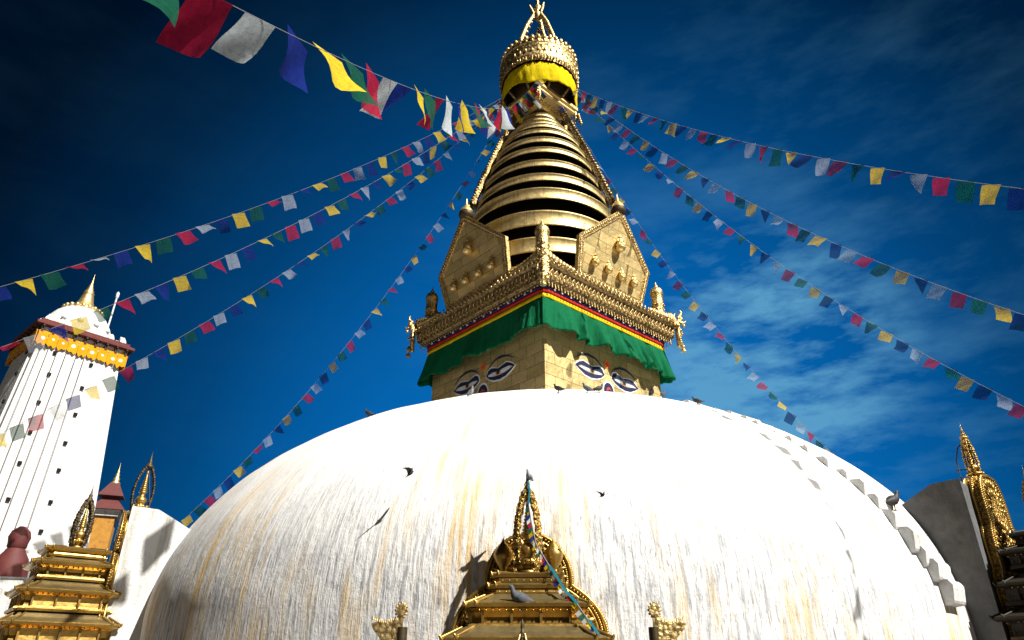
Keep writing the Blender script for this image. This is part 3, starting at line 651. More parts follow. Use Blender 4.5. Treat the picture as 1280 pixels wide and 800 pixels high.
# ================================================================== SMALL RED ROOFED SHRINE
b = onY(133, 647, 1.5)
rs_ = empty('painted_shrine', (b.x, 1.5, GROUND), R(25)); tag(rs_, 'small painted shrine with tiered red roof behind the white tower edge', 'shrine')
zb = b.z-GROUND
mb = MB(); mb.frust([(sq(.28), 0), (sq(.28), zb-.01)]); mb.build('wall', Mt['yellowwall'], rs_)
mb = MB(); mb.frust([(sq(.35), zb), (sq(.37), zb+.13), (sq(.43), zb+.18)]); mb.build('white_band', Mt['plaster'], rs_)
mb = MB(); mb.frust([(sq(.50), zb+.19), (sq(.49), zb+.23), (sq(.24), zb+.52)]); mb.frust([(sq(.25), zb+.50), (sq(.22), zb+.62), (sq(.36), zb+.64), (sq(.35), zb+.68), (sq(.12), zb+1.1)]); mb.build('roof', Mt['maroon'], rs_)
mb = MB(); mb.lathe([(r*.6, z*.6) for r, z in [(.22, 0), (.24, .08), (.14, .16), (.17, .3), (.1, .4), (.12, .5), (.06, .62), (.07, .72), (.02, .85), (.004, 1.2)]], 14, (0, 0, zb+1.07)); mb.build('gilt_finial', Mt['gilt'], rs_)

# ================================================================== MAROON CHORTEN bottom left
b = onY(8, 724, -3.2)
mc = empty('small_chorten', (b.x, -3.2, GROUND), R(20)); tag(mc, 'small maroon domed chorten on a white plinth at the lower left', 'chorten')
zb = b.z-GROUND
K = 1.45
mb = MB(); mb.frust([(sq(.42*K), 0), (sq(.42*K), zb-.25), (sq(.36*K), zb-.22), (sq(.36*K), zb-.04), (sq(.40*K), zb)]); mb.build('plinth', Mt['plaster'], mc)
mb = MB(); mb.lathe([(r*K, z*K) for r, z in [(.27, 0), (.285, .05), (.27, .2), (.23, .34), (.16, .44), (.15, .47), (.12, .5)]], 24, (0, 0, zb)); mb.build('dome', Mt['maroon'], mc)
mb = MB(); mb.lathe([(r*K, z*K) for r, z in [(.12, .0), (.15, .04), (.15, .1), (.17, .2), (.14, .3), (.05, .38)]], 20, (0, 0, zb+.48*K)); mb.build('top_knob', Mt['maroon'], mc)

# ================================================================== GILDED SHRINES
def redent(h, nt=.2):
    f = h*(1-nt); e = h*(1-nt*.35); out = []
    for q in range(4):
        c, s = math.cos(q*PI/2), math.sin(q*PI/2)
        out += [(x*c-y*s, x*s+y*c) for x, y in [(-f, -h), (f, -h), (f, -e), (e, -e), (e, -f)]]
    return out
def tier(parent, z, hw, topw, rise, wallw, wallh, dark=False):
    """one roof tier: eave at height z, sloping roof above, recessed wall below"""
    mb = MB(); mb.m = 0
    mb.frust([(redent(hw-.03), z-.05), (redent(hw), z-.035), (redent(hw+.015), z+.005), (redent(hw), z+.02)])
    mb.m = 1; mb.frust([(redent(hw), z+.02), (redent(topw+(hw-topw)*.4), z+rise*.5), (redent(topw), z+rise)])
    mb.m = 0
    for k in range(4):   # raised seams on the corners
        c, s = math.cos(k*PI/2), math.sin(k*PI/2); e = .93
        for (x, y) in ((-hw*.8, -hw), (hw*.8, -hw)):
            p = (x*c-y*s, x*s+y*c, z+.02); q = (x*topw/hw*c-y*topw/hw*s, x*topw/hw*s+y*topw/hw*c, z+rise)
            mb.tube([p, q], [.022, .014], 5)
            mb.tube([(p[0]*1.0, p[1]*1.0, z-.01), (p[0]*1.02, p[1]*1.02, z+.03), (p[0]*1.03, p[1]*1.03, z+.05)], [.026, .022, .008], 5)
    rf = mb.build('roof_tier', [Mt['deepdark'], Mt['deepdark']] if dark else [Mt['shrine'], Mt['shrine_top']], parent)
    mb = MB(); w = wallw
    mb.frust([(redent(w*1.10), z-wallh), (redent(w*1.13), z-wallh+.04), (redent(w*1.10), z-wallh+.07), (redent(w), z-wallh+.09), (redent(w*.985), z-wallh*.5), (redent(w*1.03), z-.09), (redent(w*1.12), z-.05)])
    mb.m = 1
    for k in range(4):
        mb.T = Matrix.Rotation(k*PI/2, 4, 'Z'); nb = max(6, int(w*22))
        for i in range(nb): mb.ball((-w*.9+1.8*w*(i+.5)/nb, -w*1.1, z-.075), .013, 6, 4)
    for k in range(4):
        mb.T = Matrix.Rotation(k*PI/2, 4, 'Z')
        np_ = max(3, int(w*5)); mb.m = 0
        for i in range(np_+1):
            x = -w*.78+1.56*w*i/np_; mb.box((x, -w*1.03, z-wallh*.5), (.03, .05, wallh*.62))
        mb.m = 1
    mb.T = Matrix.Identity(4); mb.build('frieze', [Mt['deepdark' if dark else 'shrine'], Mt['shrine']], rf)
    return rf
def spire(parent, z, s, frames=4, dark=False, name='spire', fs=1.):
    m = Mt['darkmetal'] if dark else Mt['shrine']
    mb = MB(); P = [(.15, 0), (.2, .03), (.21, .07), (.13, .1), (.11, .13), (.16, .17), (.24, .2), (.25, .24), (.18, .27), (.1, .3), (.13, .33), (.165, .4), (.165, .46), (.11, .53), (.06, .57), (.09, .6), (.05, .63)]
    for i in range(9): r = .115-.0095*i; P += [(r, .66+i*.06), (r, .69+i*.06), (r*.55, .70+i*.06)]
    P += [(.03, 1.22), (.035, 1.27), (.012, 1.36), (.003, 1.5)]
    mb.lathe([(r*s, z+h*s) for r, h in P], 16)
    for j in range(10):
        t = 2*PI*j/10; mb.ball((.22*s*math.cos(t), .22*s*math.sin(t), z+.225*s), .045*s, 6, 4, (1, 1, 1.3))
    sp_ = mb.build(name, Mt['shrine'], parent)
    mb = MB()
    for j in range(frames):
        t = 2*PI*j/frames+PI/4; c, q = math.cos(t), math.sin(t)
        path = [(a_*fs, b_) for a_, b_ in [(.20, .1), (.25, .35), (.28, .6), (.27, .85), (.22, 1.1), (.14, 1.32), (.07, 1.45)]]
        mb.tube([(r*s*c, r*s*q, z+h*s) for r, h in path], [.03*s]*7, 6)
        for i in range(38):
            u = i/37*5.99; k = int(u); f = u-k; r = path[k][0]*(1-f)+path[k+1][0]*f; h = path[k][1]*(1-f)+path[k+1][1]*f
            off = (.02 if i % 2 else -.02)
            mb.ball((r*s*c-off*q*s*2, r*s*q+off*c*s*2, z+h*s), (.03+.016*((i*7) % 3)/2)*s, 5, 4, (1, 1, 1.4))
    mb.lathe([(r*s, z+h*s) for r, h in [(.02, 1.40), (.12, 1.43), (.13, 1.47), (.08, 1.52), (.05, 1.58), (.06, 1.62), (.03, 1.68), (.01, 1.85), (.002, 1.95)]], 14)
    mb.build('spire_frame', Mt['darkmetal'] if dark else Mt['halo'], sp_)
    return sp_
def lobed_outline(lobes, base_z, n=18, ex=2.):
    """lobes: (centre z, half width, height) from top to bottom. returns closed outline in (x,z)."""
    right = []
    for i, (zc, hw, hh) in enumerate(lobes):
        for k in range(n+1):
            t = PI/2-k/n*(PI/2+.35)
            x, z = hw*math.cos(t), zc+hh*math.sin(t)
            right.append((x, z))
    # keep outer envelope : walk down z with max x
    zs = [max(z for x, z in right)-.002]; 
    zt, zb_ = max(z for x, z in right), base_z
    env = []
    m = 70
    for i in range(m+1):
        z = zt-(zt-zb_)*i/m; best = 0
        for (zc, hw, hh) in lobes:
            v = (z-zc)/hh
            if v < 1: best = max(best, hw*max(0, 1-min(1, abs(v))**ex)**(1/ex) if v > -.55 else 0)
        env.append((best if best > 0 else env[-1][0] if env else 0, z))
    return env
def halo(parent, lobes, base_z, thick, y, ex=2.):
    env = lobed_outline(lobes, base_z, ex=ex)
    poly = [(x, z) for x, z in env]+[(-x, z) for x, z in env[::-1]]
    poly = [p for i, p in enumerate(poly) if i == 0 or (abs(p[0]-poly[i-1][0])+abs(p[1]-poly[i-1][1])) > 1e-4]
    mp_ = MB(); mp_.prism(poly, y-thick/2, y+thick/2)
    mb = MB()
    for sgn in (-1, 1):
        for yy in (y-thick/2, y+thick/2):
            mb.tube([(sgn*x, yy, z) for x, z in env], .028, 6)
            mb.tube([(sgn*max(0, x-.1), yy, z-.03) for x, z in env[4:]], .018, 6)
        for i in range(0, len(env)-1):
            x, z = env[i]; x2, z2 = env[i+1]; L = math.hypot(x2-x, z2-z); nb = max(1, int(L/.055))
            for q in range(nb):
                f = q/nb; mb.ball((sgn*(x+(x2-x)*f+.012), y-thick/2, z+(z2-z)*f), .027, 5, 4)
                mb.ball((sgn*max(0, x+(x2-x)*f-.055), y-thick/2-.01, z+(z2-z)*f-.01), .021, 5, 4)
                if thick > .2: mb.ball((sgn*(x+(x2-x)*f+.012), y, z+(z2-z)*f), .035, 5, 4)
    rim = mb; mb = mp_; mb.m = 1
    for (zc, hw, hh) in lobes:
        for ring_, cnt in ((.78, 15), (.52, 9)):
            for j in range(cnt):
                t = PI*(j+.5)/cnt; x, z = hw*ring_*math.cos(t), zc+hh*ring_*math.sin(t)
                if any(z > zc2 and math.hypot(x/hw2, (z-zc2)/hh2) < .9 for zc2, hw2, hh2 in lobes if zc2 > zc): continue
                T = Matrix.Translation((x, y-thick/2-.01, z)) @ Matrix.Rotation(-(t-PI/2), 4, 'Y')
                mb.T = T; mb.ball((0, 0, 0), .075*hw+.02, 7, 5, (.55, .35, 1.25))
    mb.T = Matrix.Identity(4)
    pl = mb.build('halo_plate', [Mt['halo'], Mt['shrine']], parent); rim.build('beaded_rim', Mt['shrine'], pl)
    return pl

# ---- centre shrine
CX, CY = -.29, -10.5
cs = empty('gilded_shrine', (CX, CY, GROUND)); tag(cs, 'golden shrine with tiered roofs and halo plate at the centre foot of the dome', 'shrine')
G = -GROUND
mb = MB(); mb.frust([(redent(1.0), 0), (redent(1.0), .2+G)]); mb.build('body', Mt['darkmetal'], cs)
tier(cs, .42+G, 1.02, .80, .14, .86, .35)
tier(cs, .82+G, .77, .54, .13, .69, .30)
tier(cs, 1.06+G, .50, .42, .05, .44, .12)
tier(cs, 1.20+G, .46, .2, .04, .40, .10)
spire(cs, 1.23+G, .77, 4)
halo(cs, [(1.22+G, .60, .66), (.50+G, 1.06, .80)], -.2+G, .10, .52)
for sx in (-.36, .36):
    mb = MB(); mb.lathe([(.03, 0), (.09, .03), (.04, .08), (.05, .14), (.12, .24), (.14, .33), (.10, .42), (.03, .5), (.004, .56)], 14, (sx, .36, 1.24+G)); mb.build('flame_vase', Mt['shrine'], cs)
mb = MB(); mb.box((0, .78, 1.1), (1.3, .4, 2.2)); mb.build('pier', Mt['plaster_old'], cs)
# ---- flag garland on the centre shrine
ga = MB(); pts = [onY(660, 600, -10.52), onY(662, 615, -10.62), onY(661, 632, -10.72), onY(664, 652, -10.75), onY(670, 680, -10.8), onY(687, 708, -10.98), onY(706, 738, -11.2), onY(722, 756, -11.3), onY(736, 776, -11.35), onY(752, 800, -11.4)]
ga.m = 5; ga.tube(pts, .008, 5)
sq_ = 0
for i in range(len(pts)-1):
    a_, b_ = pts[i], pts[i+1]; L = (b_-a_).length; nf = max(1, int(L/.055))
    for q in range(nf):
        f0, f1 = q/nf, (q+.9)/nf; p, p2 = a_.lerp(b_, f0), a_.lerp(b_, f1); dn = Vector((random.uniform(-.05, .0)-.02, random.uniform(-.03, .03), -.055))
        if i in (4, 5, 7): ga.m = [1, 3, 1, 2, 0, 4][sq_ % 6]
        else: ga.m = sq_ % 5
        mid = (p+p2)/2+dn*.5+Vector((0, -.02, 0)); ga.add([tuple(p), tuple(p2), tuple(p2+dn), tuple(p+dn)], [(0, 1, 2, 3)]); sq_ += 1
teal = cloth('teal_ribbon', (.02, .30, .42), .2)
# teal ribbon sections
ga.m = 6
for i in (0, 1, 5, 6, 8):
    a_, b_ = pts[i]+Vector((0, -.02, .01)), pts[i+1]+Vector((0, -.02, .01)); off = Vector((.011, 0, .011))
    ga.add([tuple(a_-off), tuple(b_-off), tuple(b_+off), tuple(a_+off)], [(0, 1, 2, 3)])
g_o = ga.build('flag_garland', [FM2[k] for k in 'BWRGY']+[Mt['cord'], teal]); tag(g_o, 'tiny coloured flag garland trailing down the central golden shrine', 'garland')

# ---- side shrines with white buttresses
def radial(az, r, z=0): return Vector((r*math.cos(az), r*math.sin(az), z))
def buttress(az, rplate, top, w, name, label, mat='plaster'):
    b = empty(name, radial(az, rplate, GROUND), az); tag(b, label, 'buttress')
    mb = MB(); P = [(-2.6, 0), (0, 0), (0, top+.0-GROUND), (-.5, top-.02-GROUND), (-.75, top-.14-GROUND), (-1.3, top-.42-GROUND), (-2.6, top-.75-GROUND)]
    mb.prism(P, -w/2, w/2); mb.build('pier_wall', Mt[mat], b, bevel=.09)
    return b
def side_shrine(az, face, C, tiers, label, spz, sps, dark=False):
    s = empty('gilded_shrine', (C.x, C.y, GROUND), face+PI/2); tag(s, label, 'shrine')
    zb = tiers[0][0]
    mb = MB(); mb.frust([(redent(tiers[0][1]*.85), 0), (redent(tiers[0][1]*.85), zb-.3+G)]); mb.build('body', Mt['darkmetal'], s)
    for z, hw, tw_, rise, wl, wh_ in tiers: tier(s, z+G, hw, tw_, rise, wl, wh_, dark)
    spire(s, spz+G, sps, 4, not dark)
    return s
# left
AZL = R(214)
buttress(AZL, 10.68, 3.12, 1.25, 'white_buttress', 'white plaster buttress between the left golden shrine and the dome')
fd = R(222)
CL = Vector((-9.44, -6.50, 0))
side_shrine(AZL, fd, CL, [(.86, .98, .74, .18, .82, .42), (1.42, .86, .58, .18, .72, .36), (1.92, .73, .44, .13, .56, .30), (2.2, .56, .26, .07, .46, .15)], 'golden tiered shrine at the left edge beside the white buttress', 2.26, .66)
def side_halo(az, r, lobes, base, thick, label, face, ex=2.):
    e = empty('halo_screen', radial(az, r, GROUND), face+PI/2); tag(e, label, 'halo screen')
    halo(e, [(z+G, hw, hh) for z, hw, hh in lobes], base+G, thick, 0, ex); return e
side_halo(R(214), 10.74, [(2.55, .62, .56), (1.75, .72, .6), (.9, .80, .66)], -.3, .08, 'gilded halo plate edge against the left white buttress', R(214))
def finial(P, s, label, name='buttress_finial', dark=True):
    e = empty(name, P); tag(e, label, 'finial'); spire(e, 0, s, 2 if dark else 4, dark, fs=1. if dark else .62); return e
P = onY(172, 643, -5.7); fl = finial((P.x, P.y, 3.1), .72, 'small golden finial with dark arched frame on the left white buttress')
P = onY(187, 645, -5.7); P2 = onY(187, 585, -5.7)
mb = MB(); mb.tube([P, P2], .006, 5); tag(mb.build('wire', Mt['cable']), 'thin vertical wire beside the left buttress finial', 'wire')
# right
AZR = R(-35)
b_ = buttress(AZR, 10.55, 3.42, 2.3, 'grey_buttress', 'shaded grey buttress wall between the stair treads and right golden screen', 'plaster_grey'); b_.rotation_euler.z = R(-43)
side_halo(R(-36.6), 10.64, [(2.85, .44, .72), (2.05, .54, .72), (1.25, .64, .72)], .55, .30, 'three lobed gilded screen with beaded rims at the right edge', R(-52), 3.2)
P = onY(1228, 622, -6.3)
f2 = finial((P.x, P.y, 3.5), .62, 'ornate golden spire on top of the three lobed gilded screen', dark=False)
mb = MB(); mb.tube([onY(1207, 618, -6.2), onY(1199, 590, -6.2), onY(1195, 575, -6.2), onY(1197, 560, -6.2), onY(1204, 552, -6.2)], .014, 6); mb.tube([onY(1195, 588, -6.2), onY(1210, 587, -6.2)], .01, 5)
tag(mb.build('lightning_cable', Mt['cable']), 'dark bent cable beside the right golden spire', 'cable')
CR = Vector((9.03, -6.98, 0))
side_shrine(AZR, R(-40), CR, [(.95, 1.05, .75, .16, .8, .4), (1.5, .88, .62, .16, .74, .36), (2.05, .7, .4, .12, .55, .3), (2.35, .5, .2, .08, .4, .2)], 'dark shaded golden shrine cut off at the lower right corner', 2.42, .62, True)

# ---- flank ornaments and small front spire
def crest(px, py, sgn, label):
    P = onY(px, py, -13.2)
    e = empty('roof_crest', (P.x, P.y, GROUND)); tag(e, label, 'roof crest', 'gilded winged crests flanking the central shrine')
    z = P.z-GROUND
    mb = MB(); mb.tube([(0, 0, 0), (0, 0, z)], .05, 8); mb.build('post', Mt['darkmetal'], e)
    mb = MB(); W = [(0, .0), (0, .19), (.05, .2), (.12, .155), (.2, .14), (.3, .15), (.36, .13), (.33, .07), (.26, .0), (.2, -.1), (.0, -.14)]
    mb.prism([(sgn*x*.85, z+h*.85-.08) for x, h in W], -.03, .03)
    for i in range(14):
        t = i/13; x = .04+t*.3; mb.tube([(sgn*x*.85, 0, z+.05+.02*math.cos(t*6)), (sgn*x*.85, 0, z+.085+.02*math.cos(t*6))], [.014, .003], 5)
    mb.build('wing_plate', Mt['repousse_fine'], e)
    mb = MB(); mb.prism([(sgn*.02+.05*math.cos(q*PI/8), z+.15+.06*math.sin(q*PI/8)) for q in range(16)], -.022, .022); mb.tube([(sgn*.02, 0, z+.04), (sgn*.02, 0, z+.1)], .018, 6)
    for q in range(12): mb.ball((sgn*.02+.056*math.cos(q*PI/6), 0, z+.15+.066*math.sin(q*PI/6)), .014, 5, 4)
    mb.build('disc_finial', Mt['repousse_fine'], e)
crest(503, 784, -1, 'gilded winged crest on a post left of the central shrine')
crest(817, 784, 1, 'gilded winged crest on a post right of the central shrine')
P = onY(653, 778, -13.2)
e = empty('small_spire', (P.x, P.y, GROUND)); tag(e, 'small dark ringed spire tip in front of the central shrine roof', 'spire')
mb = MB(); zt = P.z-GROUND; prof = [(.16, 0), (.16, zt-.5)]
for i in range(9): r = .095-.009*i; prof += [(r, zt-.42+i*.04), (r, zt-.4+i*.04), (r*.6, zt-.395+i*.04)]
prof += [(.02, zt-.04), (.012, zt), (.002, zt+.03)]
mb.lathe(prof, 14); mb.build('ringed_cone', Mt['darkmetal'], e)
mb = MB()
for j in range(4):
    t = PI/4+j*PI/2; mb.tube([(.11*math.cos(t), .11*math.sin(t), zt-.45), (.11*math.cos(t), .11*math.sin(t), zt-.3), (.03*math.cos(t), .03*math.sin(t), zt-.1)], .012, 5)
mb.build('spire_frame', Mt['repousse_fine'], e)

# ================================================================== PIGEONS
def pigeon_mesh(fly=False):
    mb = MB()
    # spine sections: (x, z, half width, half height) tail -> beak
    S = [(-.19, .075, .022, .004), (-.13, .085, .03, .010), (-.09, .095, .035, .022), (-.05, .105, .05, .045), (0, .118, .058, .06), (.05, .135, .055, .062), (.085, .16, .042, .045), (.10, .19, .027, .028), (.108, .215, .024, .025), (.118, .235, .024, .024), (.132, .24, .016, .015), (.142, .237, .006, .006), (.158, .230, .002, .002)]
    rs = []
    for i, (x, z, w, h) in enumerate(S):
        dx, dz = (S[min(i+1, len(S)-1)][0]-S[max(i-1, 0)][0]), (S[min(i+1, len(S)-1)][1]-S[max(i-1, 0)][1]); L = math.hypot(dx, dz); nx, nz = -dz/L, dx/L
        rs.append([(x+nx*h*math.sin(t), w*math.cos(t), z+nz*h*math.sin(t)) for t in [2*PI*j/12 for j in range(12)]])
    mb.rings(rs, True)
    if fly:
        for s in (-1, 1):
            mb.rings([[(x+.5*c_*math.cos(t)-.25*c_*0, s*y, z+.006*math.sin(t)) for t in [2*PI*j/8 for j in range(8)]] for x, y, z, c_ in ((.02, .04, .14, .17), (.05, .14, .19, .16), (.03, .24, .22, .13), (-.03, .33, .23, .07), (-.07, .37, .23, .02))], True)
    else:
        for s in (-1, 1):
            mb.rings([[(x, s*(y+.010*math.cos(t)), z+h*math.sin(t)) for t in [2*PI*j/8 for j in range(8)]] for x, y, z, h in ((.07, .045, .13, .01), (.04, .055, .125, .04), (-.03, .054, .11, .042), (-.09, .036, .095, .024), (-.15, .015, .085, .008))], True)
            mb.tube([(.015, s*.022, .075), (.02, s*.022, .03), (.015, s*.022, .006)], [.011, .006, .006], 6)
            for a_ in (-.5, 0, .5): mb.tube([(.015, s*.022, .006), (.015+.035*math.cos(a_), s*.022+.035*math.sin(a_), .003)], [.005, .003], 5)
            mb.tube([(.015, s*.022, .006), (-.01, s*.022, .003)], [.005, .003], 5)
    return mb
pm = {}
def pigeon(P, rz, mat, label, fly=False, s=.85, pitch=0):
    key = (mat, fly)
    if key not in pm:
        o = pigeon_mesh(fly).build('pigeon', Mt[mat]); pm[key] = o.data
    else:
        o = bpy.data.objects.new('pigeon', pm[key]); COL.objects.link(o)
    o.location = P; o.rotation_euler = (0, pitch, rz); o.scale = (s, s, s)
    tag(o, label, 'pigeon', 'pigeons on and over the stupa')
def on_dome(px, py, lift=0):
    """where the line of sight through this pixel meets the dome (or grazes it)"""
    o = CAM-Vector((0, 0, ZC)); v = ray(px, py); S = Vector((1/RD, 1/RD, 1/BZ))
    vs = Vector([v[i]*S[i] for i in range(3)]); os_ = Vector([o[i]*S[i] for i in range(3)])
    a_ = vs.dot(vs); b_ = 2*os_.dot(vs); c_ = os_.dot(os_)-1; d = b_*b_-4*a_*c_
    t = (-b_-math.sqrt(max(0, d)))/(2*a_); p = CAM+v*t
    if d < 0:
        q = Vector([(p-Vector((0, 0, ZC)))[i]*S[i] for i in range(3)]); q.normalize(); p = Vector((q.x*RD, q.y*RD, ZC+q.z*BZ))
    return p+Vector((0, 0, lift))
pigeon(on_dome(461, 522), R(170), 'pigeon_dark', 'lone pigeon on the dome skyline left of the golden tower')
pigeon(on_dome(877, 499.5), R(160), 'pigeon_dark', 'low dark pigeon on the dome skyline right of the golden tower')
pigeon(on_dome(831, 494), R(60), 'pigeon', 'grey pigeon on the dome beside the right corner of the golden tower')
pigeon(on_dome(699, 491), R(165), 'pigeon_dark', 'dark pigeon by the near corner of the golden tower')
pigeon(on_dome(735, 491), R(200), 'pigeon', 'pigeon under the left painted eye of the sunlit tower wall')
pigeon(on_dome(748, 491), R(20), 'pigeon_dark', 'small dark pigeon just left of the painted nose on the sunlit wall')
pigeon(on_dome(816, 492), R(-80), 'pigeon_dark', 'upright dark pigeon under the right end of the sunlit tower wall')
pigeon(on_dome(588, 495.5), R(-60), 'pigeon_pale', 'pale pigeon under the painted eyes of the shaded tower wall')
P = onY(655, 764, -11.22); pigeon((P.x-.02, P.y, P.z-.0), R(195), 'pigeon', 'blue grey pigeon perched on the central shrine roof', s=1.2)
P = onY(662, 601, -10.52); pigeon((P.x, P.y-.02, P.z-.03), R(250), 'pigeon_pale', 'pale blue pigeon at the top of the central shrine spire', s=.7)
P = onY(1116, 637, -7.25); pigeon((P.x, P.y, P.z-.02), R(15), 'pigeon_dark', 'dark pigeon standing on a stair tread on the right flank', s=1.5)
P = Vector((-2.64, -9.45, 2.12))+Vector((.8, -.6, 1.))*.66; pigeon(P, R(-10), 'pigeon_dark', 'pigeon in flight over the left part of the dome', fly=True, s=.5, pitch=R(-25))
P = onY(753, 623, -10.6); pigeon(P, R(-50), 'pigeon_dark', 'tiny distant bird in flight right of the shrine spire', fly=True, s=.35)

# ================================================================== PRAYER FLAG STRINGS
STR = [
 ('L0', (-1.04, -1.0, 19.1), (-2.803, -16.526, 5.255), .512, 24.43, 1, .891, 'GRWBY', 'string of largest close flags sweeping from the top left to the crown', dict(size=(.52, .52), bright=True, ext=2, lean=.55, grow=.03)),
 ('B0', (.02, -1.52, 20.05), (-1.04, -1.1, 19.02), .10, 0, 16, .12, 'RYWBG', 'dense short bunch of small flags hanging from the crown platform corner', dict(size=(.14, .75), bright=True)),
 ('L1', (-1.31, -.6, 20.09), (-10.674, -8.692, 7.239), .625, 32.8, 0, .544, 'YGRWB', 'uppermost long flag string of the four descending left from the crown', dict(size=(.34, .40), ext=9)),
 ('L2', (-1.31, -.6, 20.0), (-10.197, -9.045, 5.587), .801, 32.5, -5, .505, 'RWBYG', 'second flag string descending left, crossing the red eaves of the white tower', dict(size=(.32, .37), ext=9)),
 ('L3', (-1.25, -.6, 19.92), (-12.043, -5.931, 5.076), 1.013, 39.68, 0, .482, 'GRWBY', 'third flag string descending left, crossing the white tower wall below its frill', dict(size=(.29, .33), ext=9)),
 ('L4', (-1.06, -.6, 19.74), (-10.037, -1.797, 3.584), 1.463, 40.81, 0, .454, 'BYGRW', 'steepest left flag string, running down to where dome meets white buttress', dict(size=(.25, .28), ext=1)),
 ('R1', (1.26, -.4, 20.68), (8.031, -10.684, 7.356), .594, -4.23, 31, .515, 'YBWRG', 'uppermost flag string going right, leaving the frame near half its height above the others', dict(size=(.33, .37), ext=9)),
 ('R2', (1.29, -.4, 20.67), (9.745, -7.481, 6.592), 1.043, -2.59, 33, .503, 'RGYBW', 'second flag string from the top on the right side of the sky', dict(size=(.31, .34), ext=9)),
 ('R3', (1.26, -.4, 20.59), (10.684, -5.187, 5.47), 1.197, -6.31, 32, .482, 'BWRGY', 'third flag string on the right, leaving the frame above the golden screen spire', dict(size=(.29, .31), ext=12)),
 ('R4', (.92, -.4, 19.76), (7.939, -1.072, 5.676), 1.184, -4.42, 30, .458, 'YBWRG', 'steepest right flag string, dropping behind the right shoulder of the dome', dict(size=(.26, .29), ext=3)),
]
def flag_variant(i, rnd):
    """a cloth rectangle 1 x 1 hanging from its top edge (x along cord, -z down), fluttering"""
    nx, nz = 6, 7; mode = rnd.choice(['flat', 'flat', 'flat', 'fold', 'curl', 'twist'])
    ph = rnd.random()*6; am = rnd.uniform(.05, .14); sk = rnd.uniform(-.28, .28); vs = []
    pin = rnd.uniform(.8, 1); lift = rnd.uniform(.3, .9) if mode == 'fold' else 0; side = rnd.choice([0, 1])
    for b in range(nz):
        v = b/(nz-1)
        for a_ in range(nx):
            u = a_/(nx-1); x = (u-.5)*(1-.12*v*(1-pin)*4)+sk*v; z = -v; y = am*math.sin(ph+u*4+v*3)*v*1.4
            w = (u if side else 1-u)
            if mode == 'fold': z = -v*(1-lift*w); y += .25*v*w*math.sin(ph); x += (.3 if not side else -.3)*v*w
            if mode == 'curl': y += .4*v*v*(1 if side else -1); z = -v*(1-.18*v); x += .1*math.sin(v*3)
            if mode == 'twist': y += (u-.5)*v*.9*(1 if side else -1); x = x*(1-.35*v)
            vs.append((x, y, z))
    fs = [(r_*nx+c, r_*nx+c+1, (r_+1)*nx+c+1, (r_+1)*nx+c) for r_ in range(nz-1) for c in range(nx-1)]
    return vs, fs
FLAGME = {}
def flag_mesh(color, i, bright):
    key = (color, i, bright)
    if key not in FLAGME:
        vs, fs = flag_variant(i, random.Random(100+i)); me = bpy.data.meshes.new('flag'); me.from_pydata(vs, [], fs); me.materials.append((FM2 if bright else FM)[color])
        me.polygons.foreach_set('use_smooth', [True]*len(fs)); uv = me.uv_layers.new(name='uv')
        for l in me.loops: c = l.vertex_index; uv.data[l.index].uv = ((c % 6)/5, (c//6)/6)
        FLAGME[key] = me
    return FLAGME[key]
def string(name, A, E, sag, k0, far, spacing, seq, label, size=(.32, .37), bright=False, ext=0, lean=0., grow=0.):
    A, E = Vector(A), Vector(E)
    def pt(k):
        u = (k-k0)/(far-k0); return A+(E-A)*u-Vector((0, 0, sag*4*u*(1-u)))
    root = empty('prayer_flag_string', A); tag(root, label, 'prayer flags', 'prayer flag strings running from the crown')
    far2 = far+(ext if far > k0 else -ext)
    mb = MB(); N_ = 60; mb.tube([pt(k0+(far2-k0)*i/N_)-A for i in range(N_+1)], .0045, 4); mb.build('cord', Mt['cord'], root)
    lo, hi = (math.ceil(min(k0, far2)+.4), math.floor(max(k0, far2)))
    rnd = random.Random(name)
    for k in range(lo, hi+1):
        p = pt(k); q = pt(k+.2)-pt(k-.2); q.normalize()
        if q.x < 0: q = -q
        dn = Vector((0, 0, -1)); wind = rnd.gauss(0, .30)
        y = q.cross(dn).normalized(); z = -(dn*math.cos(wind)+y*math.sin(wind)); z = (z-q*z.dot(q)*.55).normalized()
        yy = z.cross(q).normalized(); s = size[0]*rnd.uniform(.92, 1.06), size[1]*rnd.uniform(.88, 1.08)
        o = bpy.data.objects.new('flag', flag_mesh(seq[k % len(seq)], rnd.randrange(14), bright)); COL.objects.link(o); o.parent = root
        m = Matrix.Identity(4)
        s = (s[0], s[1]*(1+grow*abs(k-far)))
        if lean: z = (z-Vector((-lean, 0, 0))).normalized()
        for i in range(3): m[i][0] = q[i]*s[0]; m[i][1] = yy[i]*s[0]; m[i][2] = z[i]*s[1]; m[i][3] = (p-A)[i]
        o.matrix_local = m
    return root
for a_ in STR: string(*a_[:-1], **a_[-1])

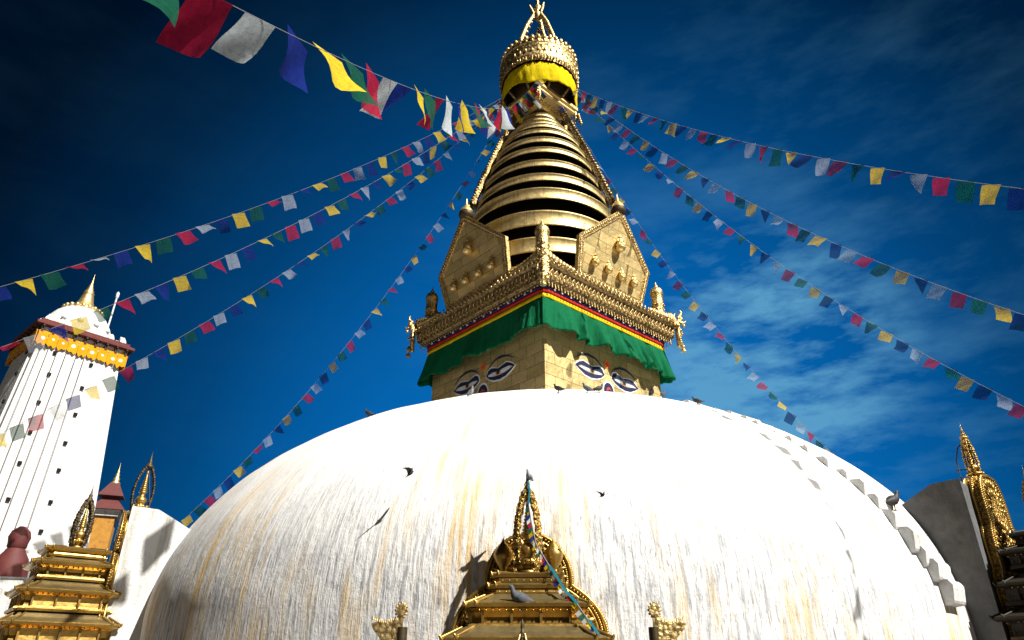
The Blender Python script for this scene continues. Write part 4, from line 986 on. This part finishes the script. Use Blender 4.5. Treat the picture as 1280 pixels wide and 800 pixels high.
# ================================================================== SKY AND LIGHT
SUNV = Vector((.80, -.60, 1.0)).normalized(); EL = math.asin(SUNV.z); AZ = math.atan2(SUNV.x, SUNV.y)
w = bpy.data.worlds.new('World'); sc.world = w; w.use_nodes = True; ns, ls = w.node_tree.nodes, w.node_tree.links
bg = ns['Background']; sky = ns.new('ShaderNodeTexSky'); sky.sky_type = 'NISHITA'; sky.sun_disc = False; sky.sun_elevation = EL; sky.sun_rotation = AZ; sky.altitude = 1400; sky.air_density = 1; sky.dust_density = .3; sky.ozone_density = 2.5
tc = ns.new('ShaderNodeTexCoord').outputs['Generated']
c = mix(ns, ls, 1, sky.outputs[0], (.02, .52, 1.0), 'MULTIPLY')
c = mix(ns, ls, .72, c, (.004, .92, 3.05))                     # polarised, deep and even blue
def dotdir(d):
    n_ = ns.new('ShaderNodeVectorMath'); n_.operation = 'DOT_PRODUCT'; ls.new(tc, n_.inputs[0]); n_.inputs[1].default_value = Vector(d).normalized(); return n_.outputs['Value']
dd = dotdir(ray(740, 600))
c = mix(ns, ls, 1, c, ramp(ns, ls, dd, [(.0, .01), (.66, .04), (.76, .14), (.86, .40), (.94, .80), (.985, 1.0)]), 'MULTIPLY')
# thin cirrus
mp = ns.new('ShaderNodeMapping'); mp.inputs['Scale'].default_value = (1.3, 1.6, 4.2); mp.inputs['Rotation'].default_value = (.35, .5, .25); ls.new(tc, mp.inputs[0])
n1 = noise(ns, ls, mp.outputs[0], 3.2, 7, .62); n2 = noise(ns, ls, tc, 2.3, 3, .5)
cl = mathn(ns, ls, 'MULTIPLY', ramp(ns, ls, n1, [(.44, 0), (.78, 1)]), ramp(ns, ls, n2, [(.32, .4), (.55, 1)]))
md = ramp(ns, ls, dotdir(ray(1000, 430)), [(.84, .02), (.95, .22), (.99, .55)])
cl = mathn(ns, ls, 'MULTIPLY', cl, md, True)
pt = mathn(ns, ls, 'MULTIPLY', ramp(ns, ls, dotdir(ray(955, 455)), [(.980, 0), (.997, 1)]), ramp(ns, ls, n1, [(.44, 0), (.60, 1)])); cl = mathn(ns, ls, 'ADD', cl, mathn(ns, ls, 'MULTIPLY', pt, .9), True)
c = mix(ns, ls, mathn(ns, ls, 'MULTIPLY', cl, .66, True), c, (1.0, 3.0, 4.5))
ls.new(c, bg.inputs[0]); bg.inputs[1].default_value = .085
sd = bpy.data.lights.new('sun', 'SUN'); sd.energy = 5.0; sd.angle = R(.55); sd.color = (1, .95, .87)
so = bpy.data.objects.new('sun', sd); COL.objects.link(so); so.rotation_euler = SUNV.to_track_quat('Z', 'Y').to_euler(); so.location = (30, -30, 40)
vs_ = sc.view_settings; vs_.view_transform = 'Standard'; vs_.look = 'None'; vs_.exposure = .8; vs_.gamma = 1; vs_.use_curve_mapping = False
sc.render.engine = 'CYCLES'; sc.cycles.max_bounces = 6; sc.cycles.transparent_max_bounces = 12; sc.cycles.diffuse_bounces = 3; sc.cycles.glossy_bounces = 3
sc.cycles.use_denoising = True
